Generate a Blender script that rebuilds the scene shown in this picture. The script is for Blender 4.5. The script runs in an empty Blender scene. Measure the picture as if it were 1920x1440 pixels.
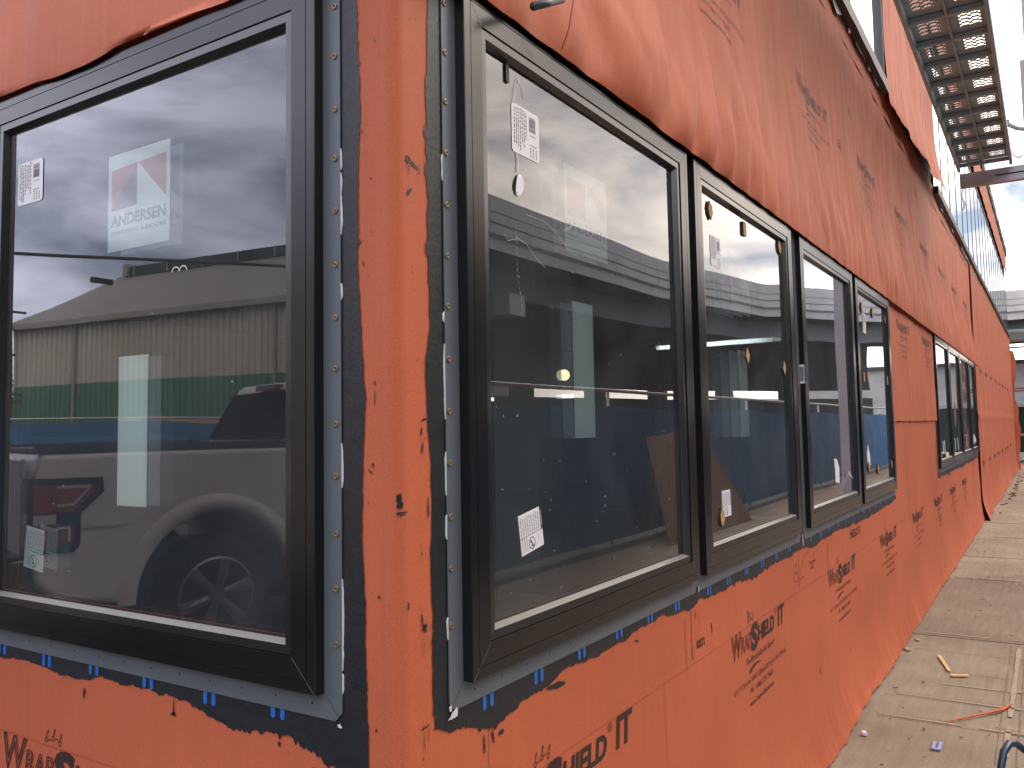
import bpy, bmesh, math, random
from math import sin, cos, pi, exp, radians
from mathutils import Vector, Matrix, noise as MN
random.seed(7)
sc = bpy.context.scene
COL = sc.collection
# ------------------------------------------------------------------ camera
CAM = Vector((-1.1272, -0.9497, 1.5))
YAW, PITCH, ROLL, FPX = 1.00751, 0.0693, -0.017995, 1585.39
_f = Vector((sin(YAW)*cos(PITCH), cos(YAW)*cos(PITCH), sin(PITCH)))
_r = Vector((cos(YAW), -sin(YAW), 0)); _u = _r.cross(_f)
cr, sr = cos(ROLL), sin(ROLL)
R_ = cr*_r + sr*_u; U_ = -sr*_r + cr*_u
cam = bpy.data.cameras.new('camera'); co = bpy.data.objects.new('camera', cam); COL.objects.link(co)
m = Matrix.Identity(4)
for i in range(3):
    m[i][0] = R_[i]; m[i][1] = U_[i]; m[i][2] = -_f[i]; m[i][3] = CAM[i]
co.matrix_world = m
cam.sensor_width = 36; cam.lens = FPX/1920*36
cam.shift_x = -3.856/1920; cam.shift_y = -26.05/1920
cam.clip_start = 0.05; cam.clip_end = 2000
sc.camera = co
# ------------------------------------------------------------------ world, sun, exposure
SUN_AZ, SUN_EL = radians(128), radians(42)
w = bpy.data.worlds.new('World'); sc.world = w; w.use_nodes = True
nt = w.node_tree; nt.nodes.clear()
N = nt.nodes.new; L = nt.links.new
out = N('ShaderNodeOutputWorld'); bg = N('ShaderNodeBackground'); L(bg.outputs[0], out.inputs[0])
bg.inputs[1].default_value = 0.105
sky = N('ShaderNodeTexSky'); sky.sky_type = 'NISHITA'; sky.sun_disc = False
sky.sun_elevation = SUN_EL; sky.sun_rotation = SUN_AZ; sky.air_density = 1.0; sky.dust_density = 1.5
tc = N('ShaderNodeTexCoord'); mp = N('ShaderNodeMapping'); mp.inputs['Scale'].default_value = (1.0, 1.0, 3.2)
L(tc.outputs['Generated'], mp.inputs[0])
ns = N('ShaderNodeTexNoise'); ns.inputs['Scale'].default_value = 2.3; ns.inputs['Detail'].default_value = 8; ns.inputs['Roughness'].default_value = .52; ns.inputs['Distortion'].default_value = .35
L(mp.outputs[0], ns.inputs['Vector'])
rp = N('ShaderNodeValToRGB'); rp.color_ramp.elements[0].position = .36; rp.color_ramp.elements[1].position = .56
L(ns.outputs['Fac'], rp.inputs[0])
ns2 = N('ShaderNodeTexNoise'); ns2.inputs['Scale'].default_value = 3.6; ns2.inputs['Detail'].default_value = 6
mp2 = N('ShaderNodeMapping'); mp2.inputs['Scale'].default_value = (1, 1, 3.5); mp2.inputs['Location'].default_value = (3.1, 1.7, .4)
L(tc.outputs['Generated'], mp2.inputs[0]); L(mp2.outputs[0], ns2.inputs['Vector'])
# cloud colour: brighter and warmer towards the veiled sun
dt = N('ShaderNodeVectorMath'); dt.operation = 'DOT_PRODUCT'
dt.inputs[1].default_value = (sin(SUN_AZ)*cos(SUN_EL), cos(SUN_AZ)*cos(SUN_EL), sin(SUN_EL))
nz = N('ShaderNodeVectorMath'); nz.operation = 'NORMALIZE'; L(tc.outputs['Generated'], nz.inputs[0]); L(nz.outputs[0], dt.inputs[0])
sr2 = N('ShaderNodeMapRange'); sr2.inputs[1].default_value = -.2; sr2.inputs[2].default_value = 1.0; L(dt.outputs['Value'], sr2.inputs[0])
cc = N('ShaderNodeMix'); cc.data_type = 'RGBA'; cc.inputs[6].default_value = (23.5, 23.5, 27.5, 1); cc.inputs[7].default_value = (37, 31, 25, 1)
L(sr2.outputs[0], cc.inputs[0])
sh = N('ShaderNodeMapRange'); sh.inputs[1].default_value = .3; sh.inputs[2].default_value = .7; sh.inputs[3].default_value = .86; sh.inputs[4].default_value = 1.12
L(ns2.outputs['Fac'], sh.inputs[0])
cs = N('ShaderNodeVectorMath'); cs.operation = 'SCALE'; L(cc.outputs[2], cs.inputs[0]); L(sh.outputs[0], cs.inputs['Scale'])
mx = N('ShaderNodeMix'); mx.data_type = 'RGBA'; L(rp.outputs[0], mx.inputs[0]); L(sky.outputs[0], mx.inputs[6]); L(cs.outputs[0], mx.inputs[7])
L(mx.outputs[2], bg.inputs[0])
sun = bpy.data.lights.new('sun', 'SUN'); sun.energy = 0.8; sun.angle = radians(28); sun.color = (1, .94, .85)
so = bpy.data.objects.new('sun', sun); COL.objects.link(so)
sd = Vector((sin(SUN_AZ)*cos(SUN_EL), cos(SUN_AZ)*cos(SUN_EL), sin(SUN_EL)))
so.rotation_euler = sd.to_track_quat('Z', 'Y').to_euler(); so.location = (0, -10, 20)
sc.view_settings.view_transform = 'Standard'; sc.view_settings.look = 'None'
sc.view_settings.exposure = 0.08; sc.view_settings.gamma = 1.0
sc.render.engine = 'CYCLES'
sc.cycles.transparent_max_bounces = 24; sc.cycles.max_bounces = 10; sc.cycles.glossy_bounces = 6
# ------------------------------------------------------------------ materials
def mat(name, col, rough=.6, metal=0, spec=.5, bump=None, var=None, sheen=0, emit=None, estr=1):
    """bump=(scale,strength,dist); var=(scale,amount) soft colour variation"""
    M = bpy.data.materials.new(name); M.use_nodes = True; n = M.node_tree
    b = n.nodes['Principled BSDF']
    b.inputs['Base Color'].default_value = (*col, 1); b.inputs['Roughness'].default_value = rough
    b.inputs['Metallic'].default_value = metal; b.inputs['Specular IOR Level'].default_value = spec
    if sheen: b.inputs['Sheen Weight'].default_value = sheen; b.inputs['Sheen Roughness'].default_value = .4
    if emit: b.inputs['Emission Color'].default_value = (*emit, 1); b.inputs['Emission Strength'].default_value = estr
    g = n.nodes.new('ShaderNodeTexCoord')
    if var:
        t = n.nodes.new('ShaderNodeTexNoise'); t.inputs['Scale'].default_value = var[0]; t.inputs['Detail'].default_value = 6; t.inputs['Roughness'].default_value = .6
        n.links.new(g.outputs['Object'], t.inputs['Vector'])
        r = n.nodes.new('ShaderNodeMapRange'); r.inputs[1].default_value = .25; r.inputs[2].default_value = .75
        r.inputs[3].default_value = 1-var[1]; r.inputs[4].default_value = 1+var[1]; n.links.new(t.outputs['Fac'], r.inputs[0])
        s = n.nodes.new('ShaderNodeVectorMath'); s.operation = 'SCALE'; s.inputs[0].default_value = col
        n.links.new(r.outputs[0], s.inputs['Scale']); n.links.new(s.outputs[0], b.inputs['Base Color'])
    if bump:
        t = n.nodes.new('ShaderNodeTexNoise'); t.inputs['Scale'].default_value = bump[0]; t.inputs['Detail'].default_value = 5
        n.links.new(g.outputs['Object'], t.inputs['Vector'])
        u = n.nodes.new('ShaderNodeBump'); u.inputs['Strength'].default_value = bump[1]; u.inputs['Distance'].default_value = bump[2]
        n.links.new(t.outputs['Fac'], u.inputs['Height']); n.links.new(u.outputs[0], b.inputs['Normal'])
    return M
def wrap_mat(name, col, streak=.10, sb=.4):
    """woven membrane: tiny diagonal weave, streaks down the cloth, scuffs of dirt"""
    M = mat(name, col, .6, spec=.30); n = M.node_tree; b = n.nodes['Principled BSDF']
    g = n.nodes.new('ShaderNodeTexCoord'); A = n.nodes.new; K = n.links.new
    a = A('ShaderNodeTexNoise'); a.inputs['Scale'].default_value = 1.3; a.inputs['Detail'].default_value = 7; K(g.outputs['Object'], a.inputs['Vector'])
    mp = A('ShaderNodeMapping'); mp.inputs['Scale'].default_value = (26, 26, 1.6); K(g.outputs['Object'], mp.inputs[0])
    s = A('ShaderNodeTexNoise'); s.inputs['Scale'].default_value = 1; s.inputs['Detail'].default_value = 5; K(mp.outputs[0], s.inputs['Vector'])
    f = A('ShaderNodeTexNoise'); f.inputs['Scale'].default_value = 420; f.inputs['Detail'].default_value = 2; K(g.outputs['Object'], f.inputs['Vector'])
    wv = A('ShaderNodeTexWave'); wv.inputs['Scale'].default_value = 95; wv.wave_type = 'BANDS'; wv.bands_direction = 'DIAGONAL'; wv.inputs['Distortion'].default_value = .6; K(g.outputs['Object'], wv.inputs['Vector'])
    def mr(src, lo, hi, a0=.3, a1=.7):
        r = A('ShaderNodeMapRange'); r.inputs[1].default_value = a0; r.inputs[2].default_value = a1; r.inputs[3].default_value = lo; r.inputs[4].default_value = hi; K(src, r.inputs[0]); return r.outputs[0]
    def mul(x, y):
        k = A('ShaderNodeMath'); k.operation = 'MULTIPLY'; K(x, k.inputs[0]); K(y, k.inputs[1]); return k.outputs[0]
    v = mul(mul(mr(a.outputs['Fac'], .88, 1.10), mr(s.outputs['Fac'], 1-streak, 1+streak)), mul(mr(f.outputs['Fac'], .86, 1.14), mr(wv.outputs['Fac'], .985, 1.015, 0, 1)))
    sc_ = A('ShaderNodeVectorMath'); sc_.operation = 'SCALE'; sc_.inputs[0].default_value = col; K(v, sc_.inputs['Scale'])
    # dirt scuffs
    d = A('ShaderNodeTexNoise'); d.inputs['Scale'].default_value = 7; d.inputs['Detail'].default_value = 9; d.inputs['Roughness'].default_value = .7; K(g.outputs['Object'], d.inputs['Vector'])
    dm = mr(d.outputs['Fac'], 0, .55, .64, .78)
    mxn = A('ShaderNodeMix'); mxn.data_type = 'RGBA'; K(dm, mxn.inputs[0]); K(sc_.outputs[0], mxn.inputs[6]); mxn.inputs[7].default_value = (col[0]*.45, col[1]*.6, col[2]*.7, 1)
    K(mxn.outputs[2], b.inputs['Base Color'])
    bp = A('ShaderNodeBump'); bp.inputs['Strength'].default_value = .10; bp.inputs['Distance'].default_value = .0008; K(wv.outputs['Fac'], bp.inputs['Height'])
    bq = A('ShaderNodeBump'); bq.inputs['Strength'].default_value = sb; bq.inputs['Distance'].default_value = .004; K(s.outputs['Fac'], bq.inputs['Height']); K(bp.outputs[0], bq.inputs['Normal'])
    K(bq.outputs[0], b.inputs['Normal'])
    return M
ORANGE = (.485, .122, .058)
M_wrap = wrap_mat('orange_membrane', ORANGE, .035, .12)
M_wrap_up = wrap_mat('orange_membrane_creased', (.505, .134, .066), .07, .18)
M_frame = mat('black_anodised_frame', (.009, .0092, .0105), .22, spec=.5, var=(9, .2))
M_line = mat('frame_joint', (.09, .088, .085), .4)
M_flange = mat('grey_nailing_flange', (.108, .130, .155), .40, spec=.5, var=(5, .12))
M_stop_skylit = mat('bottom_stop_painted_skylight', (.17, .17, .152), .35, spec=.6)  # lighter copy of the stop colour, with skylight painted in
M_gasket = mat('black_gasket', (.006, .006, .007), .6)
M_bead = mat('satin_glazing_stop', (.016, .0165, .018), .2, spec=.85)
M_paint = mat('sealant', (.013, .0165, .022), .45, spec=.5, bump=(110, .35, .002), var=(40, .4))
M_screw = mat('brass_screw', (.26, .21, .12), .4, metal=.5)
M_dark = mat('dark_hole', (.004, .004, .004), .8)
M_blue = mat('blue_plastic', (.02, .14, .55), .4)
M_blue2 = mat('pale_blue_plastic', (.27, .33, .62), .4)
M_caulk = mat('white_caulk', (.62, .64, .69), .4)
M_print = mat('printing_ink', (.035, .014, .012), .6)
M_print2 = mat('faded_printing_ink', (.15, .055, .04), .6)
M_film = mat('mint_film', (.78, .92, .88), .5)
M_white = mat('label_paper', (.74, .75, .82), .5)
M_red = mat('faded_red_print', (.50, .20, .17), .55)
M_mauve = mat('faded_purple_print', (.23, .18, .20), .55)
M_gtext = mat('grey_print', (.20, .27, .29), .5)
M_ink = mat('label_ink', (.03, .03, .04), .5)
M_cork = mat('tan_cork', (.42, .25, .12), .8, var=(300, .3))
M_corkd = mat('dark_cork_edge', (.05, .035, .02), .8)
def glass(name, tint=(.80, .86, .85), k=1.7, ior=1.5, rough=.004, dust_haze=.05):
    M = bpy.data.materials.new(name); M.use_nodes = True; n = M.node_tree; n.nodes.clear()
    o = n.nodes.new('ShaderNodeOutputMaterial'); t = n.nodes.new('ShaderNodeBsdfTransparent'); t.inputs[0].default_value = (*tint, 1)
    g = n.nodes.new('ShaderNodeBsdfGlossy'); g.inputs['Roughness'].default_value = rough; g.inputs['Color'].default_value = (.93, .95, 1, 1)
    f = n.nodes.new('ShaderNodeFresnel'); f.inputs[0].default_value = ior
    k_ = n.nodes.new('ShaderNodeMath'); k_.operation = 'MULTIPLY'; k_.use_clamp = True; k_.inputs[1].default_value = k; n.links.new(f.outputs[0], k_.inputs[0])
    x = n.nodes.new('ShaderNodeMixShader'); n.links.new(k_.outputs[0], x.inputs[0]); n.links.new(t.outputs[0], x.inputs[1]); n.links.new(g.outputs[0], x.inputs[2])
    df = n.nodes.new('ShaderNodeBsdfDiffuse'); df.inputs[0].default_value = (.42, .46, .5, 1); y = n.nodes.new('ShaderNodeMixShader')  # grey dust haze mixed in to lift the dark tones of the glass
    tc_ = n.nodes.new('ShaderNodeTexCoord'); tn_ = n.nodes.new('ShaderNodeTexNoise'); tn_.inputs['Scale'].default_value = 2.5; tn_.inputs['Detail'].default_value = 7; tn_.inputs['Distortion'].default_value = 1.2
    n.links.new(tc_.outputs['Object'], tn_.inputs['Vector']); mr_ = n.nodes.new('ShaderNodeMapRange'); mr_.inputs[1].default_value = .3; mr_.inputs[2].default_value = .75; mr_.inputs[3].default_value = dust_haze*.55; mr_.inputs[4].default_value = dust_haze*1.7
    n.links.new(tn_.outputs['Fac'], mr_.inputs[0]); n.links.new(mr_.outputs[0], y.inputs[0]); n.links.new(x.outputs[0], y.inputs[1]); n.links.new(df.outputs[0], y.inputs[2])
    n.links.new(y.outputs[0], o.inputs[0])
    return M
M_glass = glass('window_glass', (.95, .975, .965), k=2.0); M_glass2 = glass('inner_glass', (.66, .75, .75), 3.6, rough=.016, dust_haze=.02)
M_scratch = mat('glass_scuff', (.7, .72, .72), .4)
# ------------------------------------------------------------------ mesh helpers
class MB:
    def __init__(s): s.v = []; s.f = []; s.mi = []
    def add(s, verts, faces, mi=0):
        o = len(s.v); s.v += [tuple(p) for p in verts]; s.f += [tuple(i+o for i in f) for f in faces]; s.mi += [mi]*len(faces); return s
    def quad(s, a, b, c, d, mi=0): return s.add([a, b, c, d], [(0, 1, 2, 3)], mi)
    def hexa(s, P, mi=0):   # 8 points: bottom loop 0-3, top loop 4-7
        return s.add(P, [(3, 2, 1, 0), (4, 5, 6, 7), (0, 1, 5, 4), (1, 2, 6, 5), (2, 3, 7, 6), (3, 0, 4, 7)], mi)
    def box(s, a, b, mi=0):
        x0, y0, z0 = a; x1, y1, z1 = b
        return s.hexa([(x0, y0, z0), (x1, y0, z0), (x1, y1, z0), (x0, y1, z0), (x0, y0, z1), (x1, y0, z1), (x1, y1, z1), (x0, y1, z1)], mi)
    def tube(s, pts, r, n=8, mi=0, cap=True):
        pts = [Vector(p) for p in pts]; rings = []; prev = None
        for i, p in enumerate(pts):
            t = (pts[min(i+1, len(pts)-1)]-pts[max(i-1, 0)]).normalized()
            if prev is None:
                a = t.orthogonal().normalized()
            else:
                a = (prev - t*prev.dot(t)).normalized()
            prev = a; b = t.cross(a); rr = r[i] if isinstance(r, (list, tuple)) else r
            rings.append([p+rr*(cos(2*pi*k/n)*a+sin(2*pi*k/n)*b) for k in range(n)])
        V = [q for g in rings for q in g]; F = []
        for i in range(len(pts)-1):
            for k in range(n):
                F.append((i*n+k, i*n+(k+1) % n, (i+1)*n+(k+1) % n, (i+1)*n+k))
        if cap: F += [tuple(range(n))[::-1], tuple((len(pts)-1)*n+k for k in range(n))]
        return s.add(V, F, mi)
    def build(s, name, mats, parent=None, smooth=False, recalc=True, **props):
        if not isinstance(mats, (list, tuple)): mats = [mats]
        n = len(s.v)
        lo = [min(p[i] for p in s.v) for i in range(3)]; hi = [max(p[i] for p in s.v) for i in range(3)]
        c = Vector([(lo[i]+hi[i])/2 for i in range(3)]); c.z = lo[2]
        if props.pop('local', False): c = Vector((0, 0, 0))
        me = bpy.data.meshes.new(name); me.from_pydata([(p[0]-c.x, p[1]-c.y, p[2]-c.z) for p in s.v], [], s.f)
        for M in mats: me.materials.append(M)
        me.polygons.foreach_set('material_index', s.mi)
        if smooth: me.polygons.foreach_set('use_smooth', [True]*len(s.f))
        me.update()
        if recalc:
            b = bmesh.new(); b.from_mesh(me); bmesh.ops.recalc_face_normals(b, faces=b.faces); b.to_mesh(me); b.free()
        o = bpy.data.objects.new(name, me); COL.objects.link(o)
        if parent:
            o.parent = parent; o.location = c - wloc(parent)
        else: o.location = c
        tag(o, **props); return o
def wloc(o):
    v = Vector(o.location)
    while o.parent: o = o.parent; v += o.location
    return v
def tag(o, label=None, cat=None, group=None, kind=None):
    if label: o['label'] = label
    if cat: o['category'] = cat
    if group: o['group'] = group
    if kind: o['kind'] = kind
    return o
def thing(name, loc, label, cat, group=None, rz=0):
    o = bpy.data.objects.new(name, None); COL.objects.link(o); o.location = loc; o.rotation_euler = (0, 0, rz); o.empty_display_size = .2
    return tag(o, label, cat, group)
RC = .022
def pos(u, h, z):
    if u >= RC: return (u, -h, z)
    if u <= -RC: return (-h, -u, z)
    a = (u+RC)/(2*RC)*pi/2
    return (RC-(RC+h)*cos(a), RC-(RC+h)*sin(a), z)
def n3(x, y, s=0): return MN.noise((x, y, s*7.31+.5))
def clamp(x, a=0, b=1): return max(a, min(b, x))
def frange(a, b, d):
    k = max(1, int(round((b-a)/d))); return [a+(b-a)*i/k for i in range(k+1)]
def sheet(name, us, zs, hf, M, parent, hole=None, zf=None, **kw):
    mb = MB(); nu, nz_ = len(us), len(zs); zf = zf or (lambda u, z: z)
    mb.v = [pos(u, hf(u, z), zf(u, z)) for u in us for z in zs]
    for i in range(nu-1):
        for j in range(nz_-1):
            if hole and hole((us[i]+us[i+1])/2, (zs[j]+zs[j+1])/2): continue
            mb.f.append((i*nz_+j, (i+1)*nz_+j, (i+1)*nz_+j+1, i*nz_+j+1)); mb.mi.append(0)
    return mb.build(name, M, parent, smooth=True, recalc=False, **kw)
# ------------------------------------------------------------------ the building
ZB, ZT = 1.036, 2.365
WR = [(.17, 1.365), (1.424, 2.625), (2.774, 3.982), (4.067, 5.284)]
WG = [(8.103, 9.395), (9.44, 10.74), (10.79, 12.13), (12.20, 13.236)]
WL = [(-1.365, -.17), (-2.65, -1.45)]
building = thing('building', (0, 0, 0), 'orange-wrapped building under construction with black framed windows on both sides of its corner', 'building')
ALLW = WR+WG+WL
def in_win(u, z, mgn=.09):
    if not (ZB+mgn < z < ZT-mgn): return False
    return any(a+mgn < u < b-mgn for a, b in ALLW)
def hem(u, z):
    if u < .2: return 0
    t = clamp((.42-z)/.42); k = clamp((u-.2)/1.5)
    rip = n3(u*8+z*4, z*1.1, 3)*.7+n3(u*22+z*9, z*1.5, 4)*.6
    return k*(t*t*(.045+.014*n3(u*.9, 0, 5))+t**2.2*.015*rip)
def h_low(u, z):
    fold = .0035*clamp((u+.034)/.003)*clamp((-.002-u)/.003)+.0015*clamp((-u-.060)/.004)*0
    flat = 1-clamp((abs(z-1.7)-.85)/.3)
    base = .0012+.0006*n3(u*3, z*3, 1)
    soft = (1-flat)*(.010*n3(u*1.1, z*1.6, 2)+.004*n3(u*3.4+z, z*2.2, 9)+.006)
    if abs(u) < .12: soft *= abs(u)/.12
    crease = .0012*clamp((.785-z)/.004) if u > .02 or u < -.02 else 0
    return base+soft+hem(u, z)+(.0012-crease)*1.0+fold
def z_low(u, z):
    if z < .05: return max(.006, z+.010+.009*n3(u*2.1, 0, 6)+.005*n3(u*9, 0, 7))
    return z
us = frange(-3.4, -.06, .03)+[-.05, -.044, -.038, -.0345, -.0305, -.026, -.022]+frange(-.018, .05, .004)+frange(.06, 3, .02)+frange(3.03, 6, .03)[0:]+frange(6.05, 13.45, .05)
us = sorted(set([round(x, 5) for x in us]+[x for a, b in ALLW for x in (a+.09, b-.09)]))
zs = sorted(set([round(x, 5) for x in frange(0, .5, .025)+frange(.54, 2.62, .04)+[.779, .782, .785, .788]]+[ZB+.09, ZT-.09]))
sheet('lower_wrap', us, zs, h_low, M_wrap, building, in_win, z_low, label='lower orange membrane running round the corner, rippled along its bottom hem')
# overlap wrap hanging between the two window groups
def h_mid(u, z): return .012+.004*n3(u*9, z*1.2, 11)+.010*clamp((1.9-z)/.4)*abs(n3(u*10, z*2, 12))+.006*n3(u*2, z*2, 13)
sheet('middle_wrap', frange(5.36, 8.06, .03), frange(1.505, 2.5, .04), h_mid, M_wrap_up, building,
      zf=lambda u, z: z+(.012*n3(u*9, 0, 14) if z < 1.52 else 0), label='strip of creased orange membrane hanging between the two window groups')
# upper skirt with pillowed lower edge over the window heads
def h_up(u, z):
    zz = max(0, z-2.345)
    ph = (u/.36 if u < 1.2 else 3.333+(u-1.2)/.20)+.6*n3(u*1.3, zz*1.5, 26)-zz*.9
    fr = ph-math.floor(ph); pil = (sin(pi*fr**1.5))**.8 if u > 0 else .5+.8*n3(u*2.2, zz, 30)     # pillow, steep on its far side
    pk = .13+.05*n3(u*1.7, 0, 27); g = (zz/pk)*exp(1-zz/pk)
    amp = .016 if u < 0 else (.036 if u < 1.5 else .012+.020*clamp(2.5-u))
    big = (.042*abs(n3(u*1.7+zz*1.5, zz*.8-u*.3, 36))+.020*abs(n3(u*3.6+zz*2.4, zz*1.2, 37)))*exp(-zz/.8)*min(1, zz*5)*(1-.4*clamp((u-1.6)/1.5))
    cre = big+.010*exp(-zz/.9)*abs(n3(u*7+zz*2, zz*1.6, 21))*min(1, zz*8)+.009*n3(u*3.1-zz*1.5, zz*.9, 22)*min(1, zz*5)+.0022*n3(u*12, zz*1.4, 23)*min(1, zz*6)
    hh = .034*exp(-zz/.35)+.006+amp*(.25+.75*pil)*g*(.8+.5*n3(u*.9, 0, 29))+cre
    if abs(u) < .12: hh *= .4+.6*abs(u)/.12
    return max(hh, .034*exp(-zz/.12)+.004)
def z_up(u, z):
    if z < 2.37: return z+.003*n3(u*4.5, 0, 24)+.003*n3(u*13, 0, 25)+(.022+.030*n3(u*2.6, 0, 28) if u < 0 else .004)
    return z
us2 = frange(-3.4, -.05, .03)+frange(-.04, .04, .01)+frange(.06, 6, .018)+frange(6.03, 14.2, .04)
zs2 = frange(2.352, 2.9, .018)+frange(2.94, 3.93, .045)
sheet('upper_wrap', us2, zs2, h_up, M_wrap_up, building, None, z_up, label='upper orange membrane with puckered lower edge hanging over the window heads')
# far length of wall
def h_far(u, z):
    t = clamp((.45-z)/.45)
    fl = clamp((14.4-u)/1.0)*clamp((.26-z)/.26)*.035
    return .03+.010*n3(u*1.2, z*1.1, 31)+.004*n3(u*6, z, 32)+t*t*(.05+.05*n3(u*1.3, 0, 33))+fl+.012*exp(-((z-1.56)/.05)**2)
sheet('far_wrap', frange(13.42, 28.6, .09), frange(.0, 4.05, .06), h_far, M_wrap, building, None,
      lambda u, z: z+.01+(.02*n3(u*3, 0, 34)) if z < .05 else z, label='far length of orange membrane beyond the second window group')
# strip under upper windows and flap between the two upper window groups
sheet('sill_wrap', frange(-3, 28.6, .12), frange(3.80, 4.02, .055), lambda u, z: .012+.006*n3(u*4, z*3, 41), M_wrap_up, building)
def h_flap(u, z):
    t = clamp((4.6-z)/.7)
    return .05+.02*n3(u*3.3, z*.8, 42)+.008*n3(u*11, z*.9, 43)+t*t*(.015+.09*clamp((u-6.2)/2.4)+.03*n3(u*1.7, 1, 44))
def z_flap(u, z):
    s = (u-5.56)/3.3
    return z+clamp((4.6-z)/.7)*(-.07+.03*s+.02*n3(u*1.6, 0, 45)) if z < 4.6 else z
sheet('hanging_flap', frange(5.56, 8.86, .03), frange(3.95, 6.5, .06), h_flap, M_wrap_up, building, None, z_flap, label='creased orange membrane flap with curling bottom edge between the upper windows')
def h_par(u, z): return .05+.014*n3(u*3, z*3, 46)+.006*n3(u*11, z, 47)
sheet('parapet_wrap', frange(-3, 28.6, .08), frange(5.86, 6.55, .05), h_par, M_wrap, building, lambda u, z: 5.56 < u < 8.85, lambda u, z: z+(.05*n3(u*3, 0, 48) if z > 6.5 else 0))
mb = MB()
for u in frange(9, 28.3, .42):     # dark roof edge membrane, ragged
    hgt = .16+.12*random.random(); a = pos(u, .0, 6.5)
    mb.hexa([pos(u, .01, 6.5), pos(u, .075, 6.5), pos(u+.42, .075, 6.5), pos(u+.42, .01, 6.5), pos(u, .01, 6.5+hgt), pos(u, .09, 6.5+hgt*.8), pos(u+.42, .08, 6.5+hgt*.7), pos(u+.42, .01, 6.5+hgt)])
mb.build('roof_edge', mat('dark_green_membrane', (.02, .045, .04), .7), building, label='ragged dark green roof edge membrane')
# solid core, inner faces, floor, ceiling
M_sill = 0
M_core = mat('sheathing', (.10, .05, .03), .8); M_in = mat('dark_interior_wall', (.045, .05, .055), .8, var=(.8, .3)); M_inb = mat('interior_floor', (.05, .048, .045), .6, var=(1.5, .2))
def hol2(u, z): return in_win(u, z, .06) or (4.0 < z < 5.8 and (2.9 < u < 5.5 or u > 8.9))
usc = sorted(set(frange(-9, 28.6, .8)+[x for a, b in ALLW for x in (a+.06, b-.06)]+[2.9, 5.5, 8.9]+[RC, -RC]))
zsc = sorted(set([0, .5, .95, ZB+.06, ZT-.06, 2.45, 3.0, 4.0, 5.8, 6.5]))
sheet('outer_sheathing', usc, zsc, lambda u, z: -.006, M_core, building, hol2)
mb = MB()
for nm in (0,):
    for i in range(len(usc)-1):
        for j in range(len(zsc)-1):
            um, zm = (usc[i]+usc[i+1])/2, (zsc[j]+zsc[j+1])/2
            if hol2(um, zm) or abs(um) < .2 or (.95 < zm < 2.45 and (.1 < um < 5.4 or 8.0 < um < 13.3 or -2.7 < um < -.1)): continue
            mb.quad(pos(usc[i], -.16, zsc[j]), pos(usc[i+1], -.16, zsc[j]), pos(usc[i+1], -.16, zsc[j+1]), pos(usc[i], -.16, zsc[j+1]))
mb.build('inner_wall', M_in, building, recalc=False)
MB().box((.17, 8.8, 0), (28.4, 9.0, 6.5)).build('back_wall', M_in, building)
MB().box((28.42, .02, 0), (28.6, 9.0, 6.5)).build('end_wall', M_core, building)
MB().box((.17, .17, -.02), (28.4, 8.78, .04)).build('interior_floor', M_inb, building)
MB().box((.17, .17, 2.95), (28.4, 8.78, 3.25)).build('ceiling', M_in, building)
MB().box((.05, .05, 6.3), (28.55, 8.95, 6.48)).build('roof', M_in, building)
MB().box((13.0, .17, .05), (13.2, 8.7, 2.94)).build('partition', M_in, building)
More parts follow.
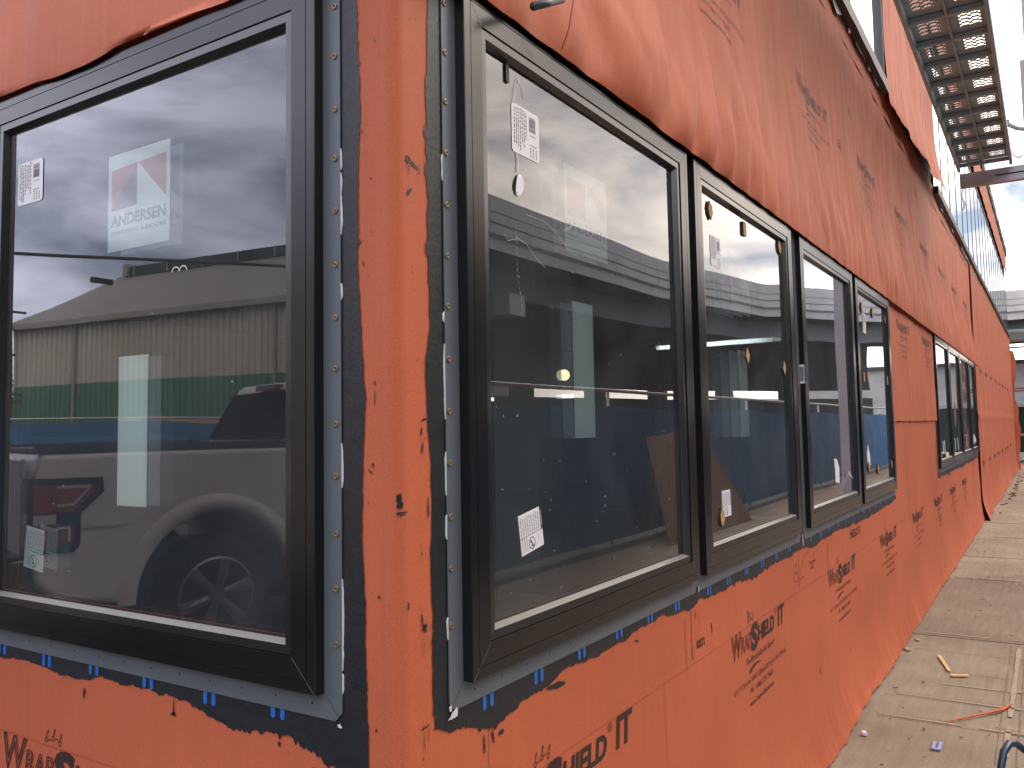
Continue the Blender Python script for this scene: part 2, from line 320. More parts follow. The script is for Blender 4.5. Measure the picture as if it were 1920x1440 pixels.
# ------------------------------------------------------------------ windows
def ring(mb, u0, u1, z0, z1, prof, mi=0):
    """loft of rectangular rings; prof = [(inset,h)...]"""
    rs = [[pos(u0+i, h, z0+i), pos(u1-i, h, z0+i), pos(u1-i, h, z1-i), pos(u0+i, h, z1-i)] for i, h in prof]
    for a, b in zip(rs, rs[1:]):
        for k in range(4):
            mb.quad(a[k], a[(k+1) % 4], b[(k+1) % 4], b[k], mi)
def window(u0, u1, z0=ZB, z1=ZT, fl=.043, fr=.043, label=None, detail=True, hb=0.0, flange=True):
    mb = MB()
    ring(mb, u0, u1, z0, z1, [(0, -.02+hb), (0, .0285+hb), (.0015, .030+hb), (.0212, .030+hb), (.0217, .0286+hb), (.0228, .0286+hb), (.0233, .030+hb), (.0608, .030+hb), (.0612, .022+hb)])
    if detail:   # mitre joints: hairline grooves
        for (a, b, sa, sb) in ((u0, z0, 1, 1), (u1, z0, -1, 1), (u1, z1, -1, -1), (u0, z1, 1, -1)):
            e = .0006
            for i0, i1 in ((.002, .0210), (.0236, .0604)):
                mb.quad(pos(a+sa*(i0+e), .0303+hb, b+sb*(i0-e)), pos(a+sa*(i1+e), .0303+hb, b+sb*(i1-e)), pos(a+sa*(i1-e), .0303+hb, b+sb*(i1+e)), pos(a+sa*(i0-e), .0303+hb, b+sb*(i0+e)), 1)
    W = mb.build('window', [M_frame, M_line if z0 < 3 else M_frame], building, recalc=False, label=label)
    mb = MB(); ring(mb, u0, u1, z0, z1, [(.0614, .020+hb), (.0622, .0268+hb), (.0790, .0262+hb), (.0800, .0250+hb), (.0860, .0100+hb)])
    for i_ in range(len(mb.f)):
        if i_ >= 8 and i_ % 4 == 0: mb.mi[i_] = 1  # only the bottom chamfer gets the painted skylight
    mb.build('glazing_stop', [M_bead, M_stop_skylit], W, recalc=False, smooth=False)
    mb = MB(); ring(mb, u0, u1, z0, z1, [(.0855, .0098+hb), (.0880, .0096+hb), (.0882, -.010+hb), (.04, -.012)])
    mb.build('gasket', M_gasket, W, recalc=False)
    i = .0795
    wa = (.00035 if abs(u0) < 1.4 else .0006) if abs(u0) < 6 else .0012
    sheet('pane', frange(u0+i, u1-i, .1), frange(z0+i, z1-i, .1), lambda u, z: .009+hb+wa*n3(u*2.6, z*2.6, 19)*min(1, (u-u0-i)*12, (u1-i-u)*12, (z-z0-i)*12, (z1-i-z)*12), M_glass, W)
    if detail:
        MB().quad(pos(u0+i, -.0075, z0+i), pos(u1-i, -.0075, z0+i), pos(u1-i, -.0075, z1-i), pos(u0+i, -.0075, z1-i)).build('inner_pane', M_glass2, W, recalc=False)
    if flange:
        fb = .045; h = .0075; c = .016; e = .0008
        o = [(u0-fl, z0-fb), (u1+fr, z0-fb), (u1+fr, z1), (u0-fl, z1)]; n_ = [(u0+.004, z0+.004), (u1-.004, z0+.004), (u1-.004, z1), (u0+.004, z1)]
        mb = MB()
        P = lambda u, z, hh=h: pos(u, hh, z)
        cl = min(c, fl*.8); cr_ = min(c, fr*.8)
        # bottom leg, left leg, right leg (mitred) with thin edge
        mb.add([P(u0-fl+cl, z0-fb), P(u1+fr-cr_, z0-fb), P(u1+fr-cr_*.5, z0-fb+cr_*.5), P(u1-.004, z0+.004), P(u0+.004, z0+.004), P(u0-fl+cl*.5, z0-fb+cl*.5)], [(0, 1, 2, 3, 4, 5)])
        mb.add([P(u0-fl, z0-fb+cl), P(u0-fl+cl*.5, z0-fb+cl*.5, h-.0004), P(u0+.004, z0+.004), P(u0+.004, z1), P(u0-fl, z1)], [(0, 1, 2, 3, 4)])
        mb.add([P(u1+fr, z0-fb+cr_), P(u1+fr, z1), P(u1-.004, z1), P(u1-.004, z0+.004), P(u1+fr-cr_*.5, z0-fb+cr_*.5, h-.0004)], [(0, 1, 2, 3, 4)])
        path = [(u0-fl, z1), (u0-fl, z0-fb+cl), (u0-fl+cl, z0-fb), (u1+fr-cr_, z0-fb), (u1+fr, z0-fb+cr_), (u1+fr, z1)]
        for a, b in zip(path, path[1:]): mb.quad(P(*a), P(*a, h-.002), P(*b, h-.002), P(*b))
        # mitre hairlines
        mb.quad(P(u0+.003, z0+.0045, h+.0004), P(u0+.0045, z0+.003, h+.0004), P(u0-fl+cl*.5+.0008, z0-fb+cl*.5-.0008, h+.0004), P(u0-fl+cl*.5-.0004, z0-fb+cl*.5+.0008, h+.0004), 1)
        mb.quad(P(u1-.003, z0+.0045, h+.0004), P(u1-.0045, z0+.003, h+.0004), P(u1+fr-cr_*.5-.0008, z0-fb+cr_*.5-.0008, h+.0004), P(u1+fr-cr_*.5+.0004, z0-fb+cr_*.5+.0008, h+.0004), 1)
        # slotted holes along the bottom leg
        for u in frange(u0+.035, u1-.03, .0975):
            mb.add([pos(u+.0022*cos(k*pi/3), h+.0005, z0-.022+.0022*sin(k*pi/3)) for k in range(6)], [tuple(range(6))], 2)
        mb.build('nailing_flange', [M_flange, M_line, M_dark], W, recalc=False)
    return W
def shims(W, u0, u1, step=.1965, off=.081, hb=ZB-.045):
    k = 0; u = u0+off
    while u < u1:
        j = random.uniform(-.004, .004); L_ = .025+random.uniform(-.004, .005)
        mb = MB()
        for d in (-.0125, .0125):
            a = u+d+j; pts = []
            for t in range(7): pts.append((a+.0056*cos(pi+pi*t/6), hb-L_+.0056*sin(pi+pi*t/6)+.0056))
            pts += [(a+.0056, hb+.02), (a-.0056, hb+.02)]
            n = len(pts)
            mb.add([pos(x, .0052, z) for x, z in pts]+[pos(x, .0028, z) for x, z in pts], [tuple(range(n))]+[(i, (i+1) % n, n+(i+1) % n, n+i) for i in range(n)])
        mb.build('shim', M_blue, W, recalc=True); u += step
def screw(W, u, z, h=.0078):
    mb = MB(); n = 14
    th = random.uniform(0, 6.28); c_ = .0062
    rim = lambda r, hh: [pos(u+r*cos(2*pi*k/n), hh, z+r*sin(2*pi*k/n)) for k in range(n)]
    A, B, C_, D = rim(c_, h), rim(c_*.93, h+.0022), rim(c_*.60, h+.0026), rim(c_*.30, h+.0018)
    mb.add(A+B+C_+D, [(i+r*n, (i+1) % n+r*n, (i+1) % n+(r+1)*n, i+(r+1)*n) for r in range(3) for i in range(n)])
    mb.add([pos(u+(.0019 if k % 2 else .0010)*cos(2*pi*k/12+th), h+.0028, z+(.0019 if k % 2 else .0010)*sin(2*pi*k/12+th)) for k in range(12)], [tuple(range(12))], 1)
    mb.add([pos(u+c_*.31*cos(2*pi*k/n), h+.0019, z+c_*.31*sin(2*pi*k/n)) for k in range(n)], [tuple(range(n))], 0)
    mb.build('screw', [M_screw, M_dark], W, recalc=False)
lab = ['corner window on the long wall, wide single pane with label, logo film and mint strip',
       'second window from the corner with cork pads and mint logo film',
       'third window from the corner with a barcode sticker on its side and torn paper on the glass',
       'fourth window from the corner with many cork pads on the glass']
wins = []
gaps = [(.043, .027), (.027, .043), (.043, .038), (.038, .043)]
for (a, b), (fl, fr), t in zip(WR, gaps, lab):
    W = window(a, b, fl=fl, fr=fr, label=t); wins.append(W); shims(W, a, b-.02)
W1, W2, W3, W4 = wins
WLm = window(*WL[0], label='large window on the short wall reflecting the pickup truck and the warehouse')
shims(WLm, WL[0][0]-.0, -.2, .1965, .092)
WL2 = window(*WL[1], label='next window on the short wall', detail=True)
for k in range(13):
    screw(WLm, -.139, 2.293-.0972*k+random.uniform(-.003, .003)); screw(W1, .136, 2.317-.0975*k+random.uniform(-.003, .003))
for k, (a, b) in enumerate(WG):
    W = window(a, b, fl=.03, fr=.02, label='%s narrow window of the far group of four' % ['first', 'second', 'third', 'fourth'][k]); shims(W, a, b-.05, .3, .15)
M_upf = mat('upper_frame', (.05, .055, .06), .35, spec=.6)
ups = [(2.95, 4.18), (4.24, 5.54)]; x = 8.9
while x < 27.6: ups.append((x, min(x+.955, 28.1))); x += .965
for k, (a, b) in enumerate(ups):
    mb = MB(); ring(mb, a, b, 4.02, 5.80, [(0, -.02), (0, .045 if a < 6 else .018), (.022, .045 if a < 6 else .018), (.026, .012)])
    W = mb.build('upper_window', M_upf, building, recalc=False)
    i = .024; MB().quad(pos(a+i, .013, 4.02+i), pos(b-i, .013, 4.02+i), pos(b-i, .013, 5.8-i), pos(a+i, .013, 5.8-i)).build('pane', M_glass, W, recalc=False)
# black sill membrane below the upper windows and the smeared white caulk under it
mb = MB()
for a, b in ((2.9, 5.55), (8.85, 28.4)):
    for u, v in zip(frange(a, b, .1), frange(a, b, .1)[1:]):
        za, zb = 3.935+.012*n3(u*5, 0, 51), 3.935+.012*n3(v*5, 0, 51)
        mb.hexa([pos(u, .02, za), pos(u, .065, za), pos(v, .065, zb), pos(v, .02, zb), pos(u, .02, 4.018), pos(u, .065, 4.018), pos(v, .065, 4.018), pos(v, .02, 4.018)])
    mb.build('upper_sill', M_paint, building); mb = MB()
mb = MB()
for a, b in ((2.9, 5.5), (8.85, 22)):
    U = frange(a, b, .03)
    for u, v in zip(U, U[1:]):
        f = lambda s: (3.93-.005, 3.90+.05*n3(s*6, 0, 52)-.02*abs(n3(s*30, 0, 53)))
        if n3(u*2.4, 0, 54) < -.25: continue
        mb.quad(pos(u, .03, f(u)[1]), pos(v, .03, f(v)[1]), pos(v, .03, f(v)[0]), pos(u, .03, f(u)[0]))
mb.build('caulk_smear', mat('grey_white_caulk', (.55, .57, .6), .6), building)
# ------------------------------------------------------------------ black fluid-applied sealant round the windows
def interp(tab, x):
    if x <= tab[0][0]: return tab[0][1]
    for (a, b), (c, d) in zip(tab, tab[1:]):
        if x <= c: return b+(d-b)*(x-a)/(c-a)
    return tab[-1][1]
def brush(s, sd):
    g = clamp(.5+1.6*n3(s*3.3, 0, sd+1))
    return .007*n3(s*9, 0, sd)+.006*n3(s*33, 0, sd+2)+g*.016*max(0, n3(s*95, 0, sd+3)+.1)+.0035*n3(s*240, 0, sd+4)
TR = [(.085, .972), (.13, .958), (.2, .945), (.28, .925), (.35, .935), (.46, .945), (.55, .962), (.67, .955), (.80, .958), (.95, .963), (1.1, .975), (1.25, .955), (1.36, .948), (1.42, .965), (1.6, .952), (1.8, .958), (2.0, .944), (2.2, .958), (2.4, .95), (2.6, .958), (2.8, .955), (2.9, .935), (3.1, .95), (3.4, .955), (3.8, .945), (4.3, .935), (4.8, .95), (5.2, .95), (5.4, .97)]
def dens(a, b):
    return frange(a, min(b, 1.6), .0022)+([x for x in frange(1.603, min(b, 5.4), .0045)] if b > 1.6 else [])
mb = MB()
U = dens(.088, 5.38); V = []
for u in U:
    zb = interp(TR, u)-brush(u, 60)*1.15; V += [pos(u, .0042, zb), pos(u, .0042, .998 if u < 5.33 else .985+zb*.0)]
mb.add(V, [(2*i, 2*i+2, 2*i+3, 2*i+1) for i in range(len(U)-1)])
Z = frange(.998, 2.6, .0026); V = []
TE = [(.98, .085), (1.22, .082), (1.41, .088), (1.52, .074), (1.62, .076), (1.70, .086), (1.82, .085), (2.1, .080), (2.25, .09), (2.6, .088)]
for z in Z:
    e = interp(TE, z)-.5*brush(z, 70)+.004*n3(z*14, 0, 71); V += [pos(e, .0042, z), pos(.18, .0042, z)]
mb.add(V, [(2*i, 2*i+1, 2*i+3, 2*i+2) for i in range(len(Z)-1)])
for a, b in ((1.355, 1.435), (2.60, 2.80), (3.96, 4.08), (5.27, 5.315)): mb.quad(pos(a, .0044, .996), pos(b, .0044, .996), pos(b, .0044, 2.42), pos(a, .0044, 2.42))
# torn brush strokes below the edge
for (u, z, wd, ln, an) in ((.52, .937, .012, .09, .1), (.27, .905, .006, .03, 1.3), (2.9, .905, .006, .02, 1.4), (.24, .90, .005, .04, 1.5), (.30, .905, .01, .02, 0), (.95, .94, .004, .03, .3), (1.38, .925, .004, .03, 1.4)):
    n = 10; A = []; B = []
    for k in range(n+1):
        t = k/n; wq = wd*(sin(pi*clamp(t*1.02)))**.5*(.7+.6*random.random()); cx, cz = u+ln*(t-.5)*cos(an), z-ln*(t-.5)*sin(an)
        A.append(pos(cx+wq/2*sin(an), .0044, cz+wq/2*cos(an))); B.append(pos(cx-wq/2*sin(an), .0044, cz-wq/2*cos(an)))
    mb.add(A+B, [(k, k+1, n+1+k+1, n+1+k) for k in range(n)])
mb.build('sealant_band', M_paint, building, recalc=False, label='black brushed sealant band around the windows of the long wall')
mb = MB()
TL = [(.069, .885), (.09, .90), (.13, .90), (.17, .915), (.21, .925), (.26, .945), (.32, .942), (.4, .935), (.47, .937), (.53, .955), (.62, .968), (.7, .968), (.78, .965), (.86, .972), (.92, .952), (1.0, .955), (1.1, .962), (1.2, .962), (1.3, .955), (2.7, .955)]
U = frange(.069, 1.5, .0022)+frange(1.51, 2.7, .02); V = []
for s in U:
    zb = interp(TL, s)-brush(s+3, 80)*(1.5 if s < .3 else .8); V += [pos(-s, .0042, .998), pos(-s, .0042, zb)]
mb.add(V, [(2*i, 2*i+2, 2*i+3, 2*i+1) for i in range(len(U)-1)])
TF = [(.99, .072), (1.2, .076), (1.32, .081), (1.45, .079), (1.56, .072), (1.66, .079), (1.8, .089), (1.95, .086), (2.09, .080), (2.25, .088), (2.6, .093)]
V = []
for z in Z:
    e = interp(TF, z)-.25*brush(z+5, 90); V += [pos(-e, .0042, z), pos(-.18, .0042, z)]
mb.add(V, [(2*i, 2*i+2, 2*i+3, 2*i+1) for i in range(len(Z)-1)])
mb.quad(pos(-1.46, .0044, .99), pos(-1.355, .0044, .99), pos(-1.355, .0044, 2.42), pos(-1.46, .0044, 2.42))
mb.build('sealant_band', M_paint, building, recalc=False, label='black brushed sealant band around the windows of the short wall')
mb = MB(); U = frange(8.04, 13.25, .02); V = []
for u in U:
    zb = .955+.012*n3(u*2, 0, 95)-3.2*max(0, brush(u, 96)); V += [pos(u, .0065, zb), pos(u, .0065, .998)]
mb.add(V, [(2*i, 2*i+2, 2*i+3, 2*i+1) for i in range(len(U)-1)])
mb.quad(pos(8.05, .0065, .99), pos(8.11, .0065, .99), pos(8.11, .0065, 2.42), pos(8.05, .0065, 2.42))
for a, b in ((9.38, 9.45), (10.73, 10.8), (12.12, 12.21)): mb.quad(pos(a, .0065, .99), pos(b, .0065, .99), pos(b, .0065, 2.42), pos(a, .0065, 2.42))
mb.build('sealant_band', M_paint, building, recalc=False, label='black sealant band under the far group of windows')
# dark smears and nicks on the corner strip and below the windows
def blob(mb, u, z, ru, rz, sd, h=.0046, n=16, tilt=0):
    P = []
    for k in range(n):
        a = 2*pi*k/n; q = 1+.9*MN.noise((cos(a)*1.7+sd, sin(a)*1.7, sd*1.3)); x, y = ru*q*cos(a), rz*q*sin(a)
        P.append(pos(u+x*cos(tilt)-y*sin(tilt), h, z+x*sin(tilt)+y*cos(tilt)))
    mb.add(P, [tuple(range(n))])
mb = MB()
for (u, z, a, b, t) in ((.000, 1.382, .006, .011, .2), (.002, 1.358, .014, .0028, .05), (.002, 1.371, .007, .005, .4), (.028, 1.985, .006, .008, 0), (.042, 1.980, .020, .0028, -.35), (.030, 1.966, .0018, .009, .1), (.030, 1.925, .0035, .009, -.6),
                        (-.088, 1.842, .007, .005, 0), (-.09, 1.90, .002, .008, 0), (-.055, 1.44, .0018, .004, 0), (-.05, 1.585, .0022, .003, 0), (-.05, 1.56, .0012, .010, 0), (.058, 1.50, .0022, .008, -.1), (.06, 1.47, .002, .010, -.1), (.067, 1.52, .008, .002, .1),
                        (-.062, 1.43, .006, .0012, -.6), (.055, 1.17, .002, .012, .1), (.062, 1.155, .006, .008, .1), (.018, 1.20, .002, .008, .1), (-.083, 2.17, .004, .004, 0), (-.085, 2.21, .002, .007, 0), (-.045, 2.205, .001, .006, .1), (.075, 1.36, .002, .015, 0),
                        (.06, .985, .014, .0012, .1), (.058, .96, .0008, .016, .1), (.07, .97, .0008, .012, 0), (-.12, .892, .002, .004, 0), (-.075, 1.80, .0015, .006, .2), (.078, 2.05, .003, .012, 0), (.08, 1.98, .003, .02, 0), (.08, 1.83, .003, .014, 0), (-.29, .925, .003, .005, .2), (-.92, .925, .004, .012, 0), (-.60, .93, .006, .004, 0), (-.60, .945, .0015, .02, 0), (-.45, .945, .002, .004, 0)):
    blob(mb, u, z, a, b, u*17+z*9, tilt=t)
for k in range(55):
    u = random.choice((random.uniform(-.09, -.02), random.uniform(.02, .085), random.uniform(.3, 3.2))); z = random.uniform(.93, 2.3) if abs(u) < .1 else random.uniform(.3, .93)
    if u > .3: hh = h_low(u, z)+.0008
    else: hh = .0046
    blob(mb, u, z, random.uniform(.0008, .002), random.uniform(.0008, .004), k, h=hh, n=7)
mb.build('dark_smears', M_paint, building, recalc=False)
# orange nail dimples on corner
# caulk beads squeezed from behind the flanges
def bead(W, sgn, segs, u_e, sd):
    for (za, zb_) in segs:
        mb = MB(); Zs = frange(za, zb_, .004); V = []
        for z in Zs:
            t = (z-za)/(zb_-za); wd = (.0026+.0022*n3(z*22, 0, sd)+.001*n3(z*70, 0, sd+1))*min(1, 6*t+.1, 6*(1-t)+.1)
            V += [pos(sgn*(u_e+.004), .0055, z), pos(sgn*(u_e-wd*.6), .0075, z), pos(sgn*(u_e-wd), .0045, z)]
        F = []
        for i in range(len(Zs)-1): F += [(3*i, 3*i+1, 3*i+4, 3*i+3), (3*i+1, 3*i+2, 3*i+5, 3*i+4)]
        mb.add(V, F)
        mb.build('caulk_bead', M_caulk, W, recalc=False, smooth=True)
bead(WLm, -1, [(1.98, 2.02), (1.86, 1.975), (1.40, 1.48), (1.02+.06, 1.24), (1.74, 1.77), (1.04, 1.075)], .127, 101)
bead(W1, 1, [(1.52, 1.66), (1.38, 1.46), (1.97, 2.02), (1.30, 1.345), (1.70, 1.72), (1.12, 1.16)], .127, 103)
mb = MB(); blob(mb, .135, .985, .012, .007, 3.3, h=.0095, tilt=.3); blob(mb, .128, .999, .004, .006, 4.3, h=.0095); mb.build('caulk_blob', M_caulk, W1, recalc=False)
mb = MB(); blob(mb, -.131, .985, .006, .003, 5.3, h=.0095); mb.build('caulk_blob', M_caulk, WLm, recalc=False)
mb = MB(); blob(mb, 1.402, .996, .004, .010, 5.9, h=.0095); mb.build('caulk_blob', M_caulk, W2, recalc=False)
mb = MB(); blob(mb, 2.70, .992, .006, .022, 5.1, h=.0095); mb.build('caulk_blob', M_caulk, W3, recalc=False)
# ------------------------------------------------------------------ lettering
_tx = {}
def glyphs(body, outline=False, bold=0.0, shear=0.0):
    key = (body, outline, bold, shear)
    if key in _tx: return _tx[key]
    cu = bpy.data.curves.new('t', 'FONT'); cu.body = body; cu.resolution_u = 3; cu.shear = shear
    if outline: cu.fill_mode = 'NONE'; cu.bevel_depth = .022; cu.bevel_resolution = 0
    else: cu.offset = bold
    ob = bpy.data.objects.new('t', cu); COL.objects.link(ob)
    bpy.context.view_layer.update()
    me = bpy.data.meshes.new_from_object(ob.evaluated_get(bpy.context.evaluated_depsgraph_get()))
    vs = [tuple(v.co) for v in me.vertices]; fs = [tuple(p.vertices) for p in me.polygons]
    bpy.data.objects.remove(ob); bpy.data.curves.remove(cu); bpy.data.meshes.remove(me)
    x0 = min(v[0] for v in vs); x1 = max(v[0] for v in vs); y0 = min(v[1] for v in vs); y1 = max(v[1] for v in vs)
    r = ([((v[0]-x0)/(x1-x0), (v[1]-y0)/(y1-y0), v[2]) for v in vs], fs); _tx[key] = r; return r
def text2(mb, body, box, fn, mi=0, rot=0, **kw):
    """box = (x0,x1,y0,y1) in the label's own plane; fn(x,y,lift) -> world point"""
    V, F = glyphs(body, **kw); x0, x1, y0, y1 = box; P = []
    for a, b, c in V:
        if rot == 180: a, b = 1-a, 1-b
        if rot == 90: a, b = 1-b, a
        if rot == -90: a, b = b, 1-a
        P.append(fn(x0+a*(x1-x0), y0+b*(y1-y0), c*.02 if kw.get('outline') else 0))
    mb.add(P, F, mi)
def poly2(mb, pts, fn, mi=0): mb.add([fn(x, y, 0) for x, y in pts], [tuple(range(len(pts)))], mi)
def logo(s0, z0, hf, simple=False, parent=building, flip=1, wd=.68, clipz=None, name='printed_logo'):
    """membrane print; s0 = left edge of the W, z0 = foot of the lettering"""
    mb = MB()
    def fn(x, y, c):
        u = s0+flip*0+x if flip > 0 else s0+x
        z = z0+y; return pos(u, hf(u, z)+.0016+c, z)
    text2(mb, 'W', (0, .105, -.005, .078), fn, outline=True, shear=.12)
    text2(mb, 'RAP', (.10, .222, 0, .055), fn, outline=True, shear=.12)
    text2(mb, 'S', (.215, .305, -.020, .078), fn, bold=.05, shear=.12)
    text2(mb, 'HIELD', (.305, .525, 0, .057), fn, bold=.035, shear=.12)
    text2(mb, 'IT', (.575, .675, -.002, .075), fn, bold=.03, shear=.12)
    if not simple:
        text2(mb, 'R', (.540, .550, .056, .068), fn)
        n = 16
        mb.add([fn(.545+r*cos(2*pi*k/n), .062+r*sin(2*pi*k/n), 0) for r in (.0115, .010) for k in range(n)], [(k, (k+1) % n, n+(k+1) % n, n+k) for k in range(n)])
    text2(mb, 'The Breathable Air Barrier', (.15, .52, -.052, -.030), fn)
    n = 10; A = []; B = []
    for k in range(n+1):
        t = k/n; x = .19+.15*t; y = -.088+.018*sin(pi*(t*.75+.05)); A.append(fn(x, y+.010*(1-t)**.7, 0)); B.append(fn(x, y-.004*(1-t), 0))
    mb.add(A+B, [(k, k+1, n+2+k, n+1+k) for k in range(n)])
    text2(mb, '4\'11" (1.5m) by 164\'0" (50m) 807 Sq. Ft. Roll (75m2)', (0, .675, -.125, -.100), fn)
    text2(mb, 'Ph: 1.866.731.7663', (.19, .48, -.158, -.138), fn)
    text2(mb, 'www.VaproShield.com', (.18, .49, -.205, -.183), fn, bold=.01)
    # chain-of-rings emblem above the lettering
    for j in range(3):
        cx, cy = .19+.028*j, .092+.006*(j % 2); n = 12
        mb.add([fn(cx+r*cos(2*pi*k/n), cy+r*sin(2*pi*k/n), 0) for r in (.0065, .0045) for k in range(n)], [(k, (k+1) % n, n+(k+1) % n, n+k) for k in range(n)])
        poly2(mb, [(cx-.001, cy+.006), (cx+.001, cy+.006), (cx+.009, cy+.022), (cx+.005, cy+.023)], fn)
        if j < 2: poly2(mb, [(cx+.006, cy-.001), (cx+.006, cy+.001), (cx+.022, cy+.004), (cx+.022, cy+.002)], fn)
    o = mb.build(name, M_print2 if z0 > 2 else M_print, parent, recalc=False); return o
for k in range(9): 
    if not 12.6 < .235+1.47*k+.68 < 13.6: logo(.235+1.47*k, .708, h_low, k > 4)
logo(-1.258, .705, h_low)
for k in range(8): logo(13.9+1.5*k, .80, h_far, True); logo(14.2+1.5*k, 2.27, h_far, True)
for k in range(8): logo(1.38+1.51*k, 3.10, h_up, k > 3)
for k in range(2): logo(5.75+1.47*k, 2.20, h_mid)
logo(6.6, 5.1, h_flap)
# cut joints, pencilled notes and cut-off lettering
mb = MB()
def stroke(pts, w=.0022, hf=h_low, lift=.0014):
    for (a, b), (c, d) in zip(pts, pts[1:]):
        L_ = math.hypot(c-a, d-b) or 1; nx, nz_ = -(d-b)/L_*w/2, (c-a)/L_*w/2
        mb.quad(pos(a-nx, hf(a, b)+lift, b-nz_), pos(c-nx, hf(c, d)+lift, d-nz_), pos(c+nx, hf(c, d)+lift, d+nz_), pos(a+nx, hf(a, b)+lift, b+nz_))
def wob(u, z0, z1, n=20, a=.003, sd=0): return [(u+a*n3(z0+(z1-z0)*k/n*5, u, sd), z0+(z1-z0)*k/n) for k in range(n+1)]
for u, z0, z1, w_ in ((1.12, .45, .80, .0009), (1.295, .78, .93, .0018), (1.345, .80, .96, .0028), (1.41, .82, .93, .0012), (3.19, .76, .95, .004), (2.63, .80, .95, .003), (5.98, .75, 1.5, .006), (7.95, .55, 1.3, .012), (.255, .80, .94, .001), (5.33, 1.02, 1.5, .004)):
    stroke(wob(u, z0, z1, sd=u), w_)
for s in ((1.52, .87), (1.9, .84), (.93, .30), (2.9, .40), (3.6, .33)): stroke([(s[0], s[1]), (s[0]+.006, s[1]-.018), (s[0]+.003, s[1]-.03)], .006)
def loopc(cx, cz, ru, rz, n=14, a0=0, a1=2*pi): return [(cx+ru*cos(a0+(a1-a0)*k/n), cz+rz*sin(a0+(a1-a0)*k/n)) for k in range(n+1)]
stroke(loopc(2.58, .885, .025, .018)); stroke(loopc(2.585, .85, .03, .02)); stroke([(2.56, .835), (2.555, .78)], .002); stroke([(2.61, .835), (2.625, .78)], .002)
stroke([(2.80, .93), (2.70, .90), (2.66, .86), (2.64, .83), (2.72, .835)], .002); stroke(loopc(1.35, .82, .012, .02), .0012)
def fl(x, z, c): return pos(x, h_low(x, z)+.0015, z)
text2(mb, 't.com', (1.385, 1.455, .815, .845), fl, rot=180, bold=.02)
text2(mb, 'Roughen', (2.82, 2.94, .865, .885), fl); text2(mb, 'Side', (2.84, 2.90, .845, .862), fl)
text2(mb, 'S OTEN', (3.75, 4.02, .872, .918), fl, rot=180, bold=.02)
text2(mb, '4 LN 30', (5.34, 5.40, 1.05, 1.35), fl, rot=90, bold=.02)
fL = lambda x, z, c: pos(x, h_low(x, z)+.0016, z)
text2(mb, 'A', (-.215, -.180, .868, .900), fL, bold=.08); text2(mb, 'R', (-.163, -.153, .885, .896), fL)
mb.add([fL(-.158+r*cos(2*pi*k/14), .890+r*sin(2*pi*k/14)*.9, 0) for r in (.0115, .0100) for k in range(14)], [(k, (k+1) % 14, 14+(k+1) % 14, 14+k) for k in range(14)])
for (u, z) in ((4.2, 3.35), (3.85, 3.05), (7.3, 3.55), (9.4, 3.6)):
    text2(mb, 'VVV', (u-.05, u+.05, z, z+.06), lambda x, zz, c: pos(x, h_up(x, zz)+.002, zz), rot=-90)
mb.build('marks_and_notes', M_print, building, recalc=False, label='cut joints, pencilled notes and stray lettering on the orange membrane')
# ------------------------------------------------------------------ stickers on the glass
HG = .0104
def surf(u0, z0, h=HG, ang=0, flip=1):
    ca, sa = cos(ang), sin(ang)
    return lambda x, y, c: pos(u0+flip*0+(x*ca-y*sa), h+c, z0+(x*sa+y*ca))
def film_logo(W, ul, z0, wd=.228, ht=.21, h=-.0062):
    mb = MB(); f0 = surf(ul, z0, h); f1 = lambda x, y, c: f0(x*wd, y*ht, .0006+c); f2 = lambda x, y, c: f0(x*wd, y*ht, .0009+c)
    poly2(mb, [(0, 0), (wd, 0), (wd, ht), (0, ht)], f0, 0)
    poly2(mb, [(.06, .84), (.06, .42), (.15, .43), (.47, .86)], f1, 1); poly2(mb, [(.06, .42), (.48, .43), (.48, .86)], f2, 2)
    poly2(mb, [(.50, .86), (.94, .88), (.94, .45)], f1, 1)
    text2(mb, 'ANDERSEN', (.05, .94, .25, .37), f1, 3, bold=.03); text2(mb, 'WINDOWS & DOORS', (.05, .94, .165, .205), f1, 3)
    mb.build('logo_film', [M_film, M_red, M_mauve, M_gtext], W, recalc=False, label='mint film with square red and mauve emblem over the word ANDERSEN')
def strip(W, ul, z0, wd=.108, ht=.335, h=-.0062):
    MB().quad(pos(ul, h, z0), pos(ul+wd, h, z0), pos(ul+wd, h, z0+ht), pos(ul, h, z0+ht)).build('mint_strip', M_film, W, recalc=False, label='plain upright mint film strip')
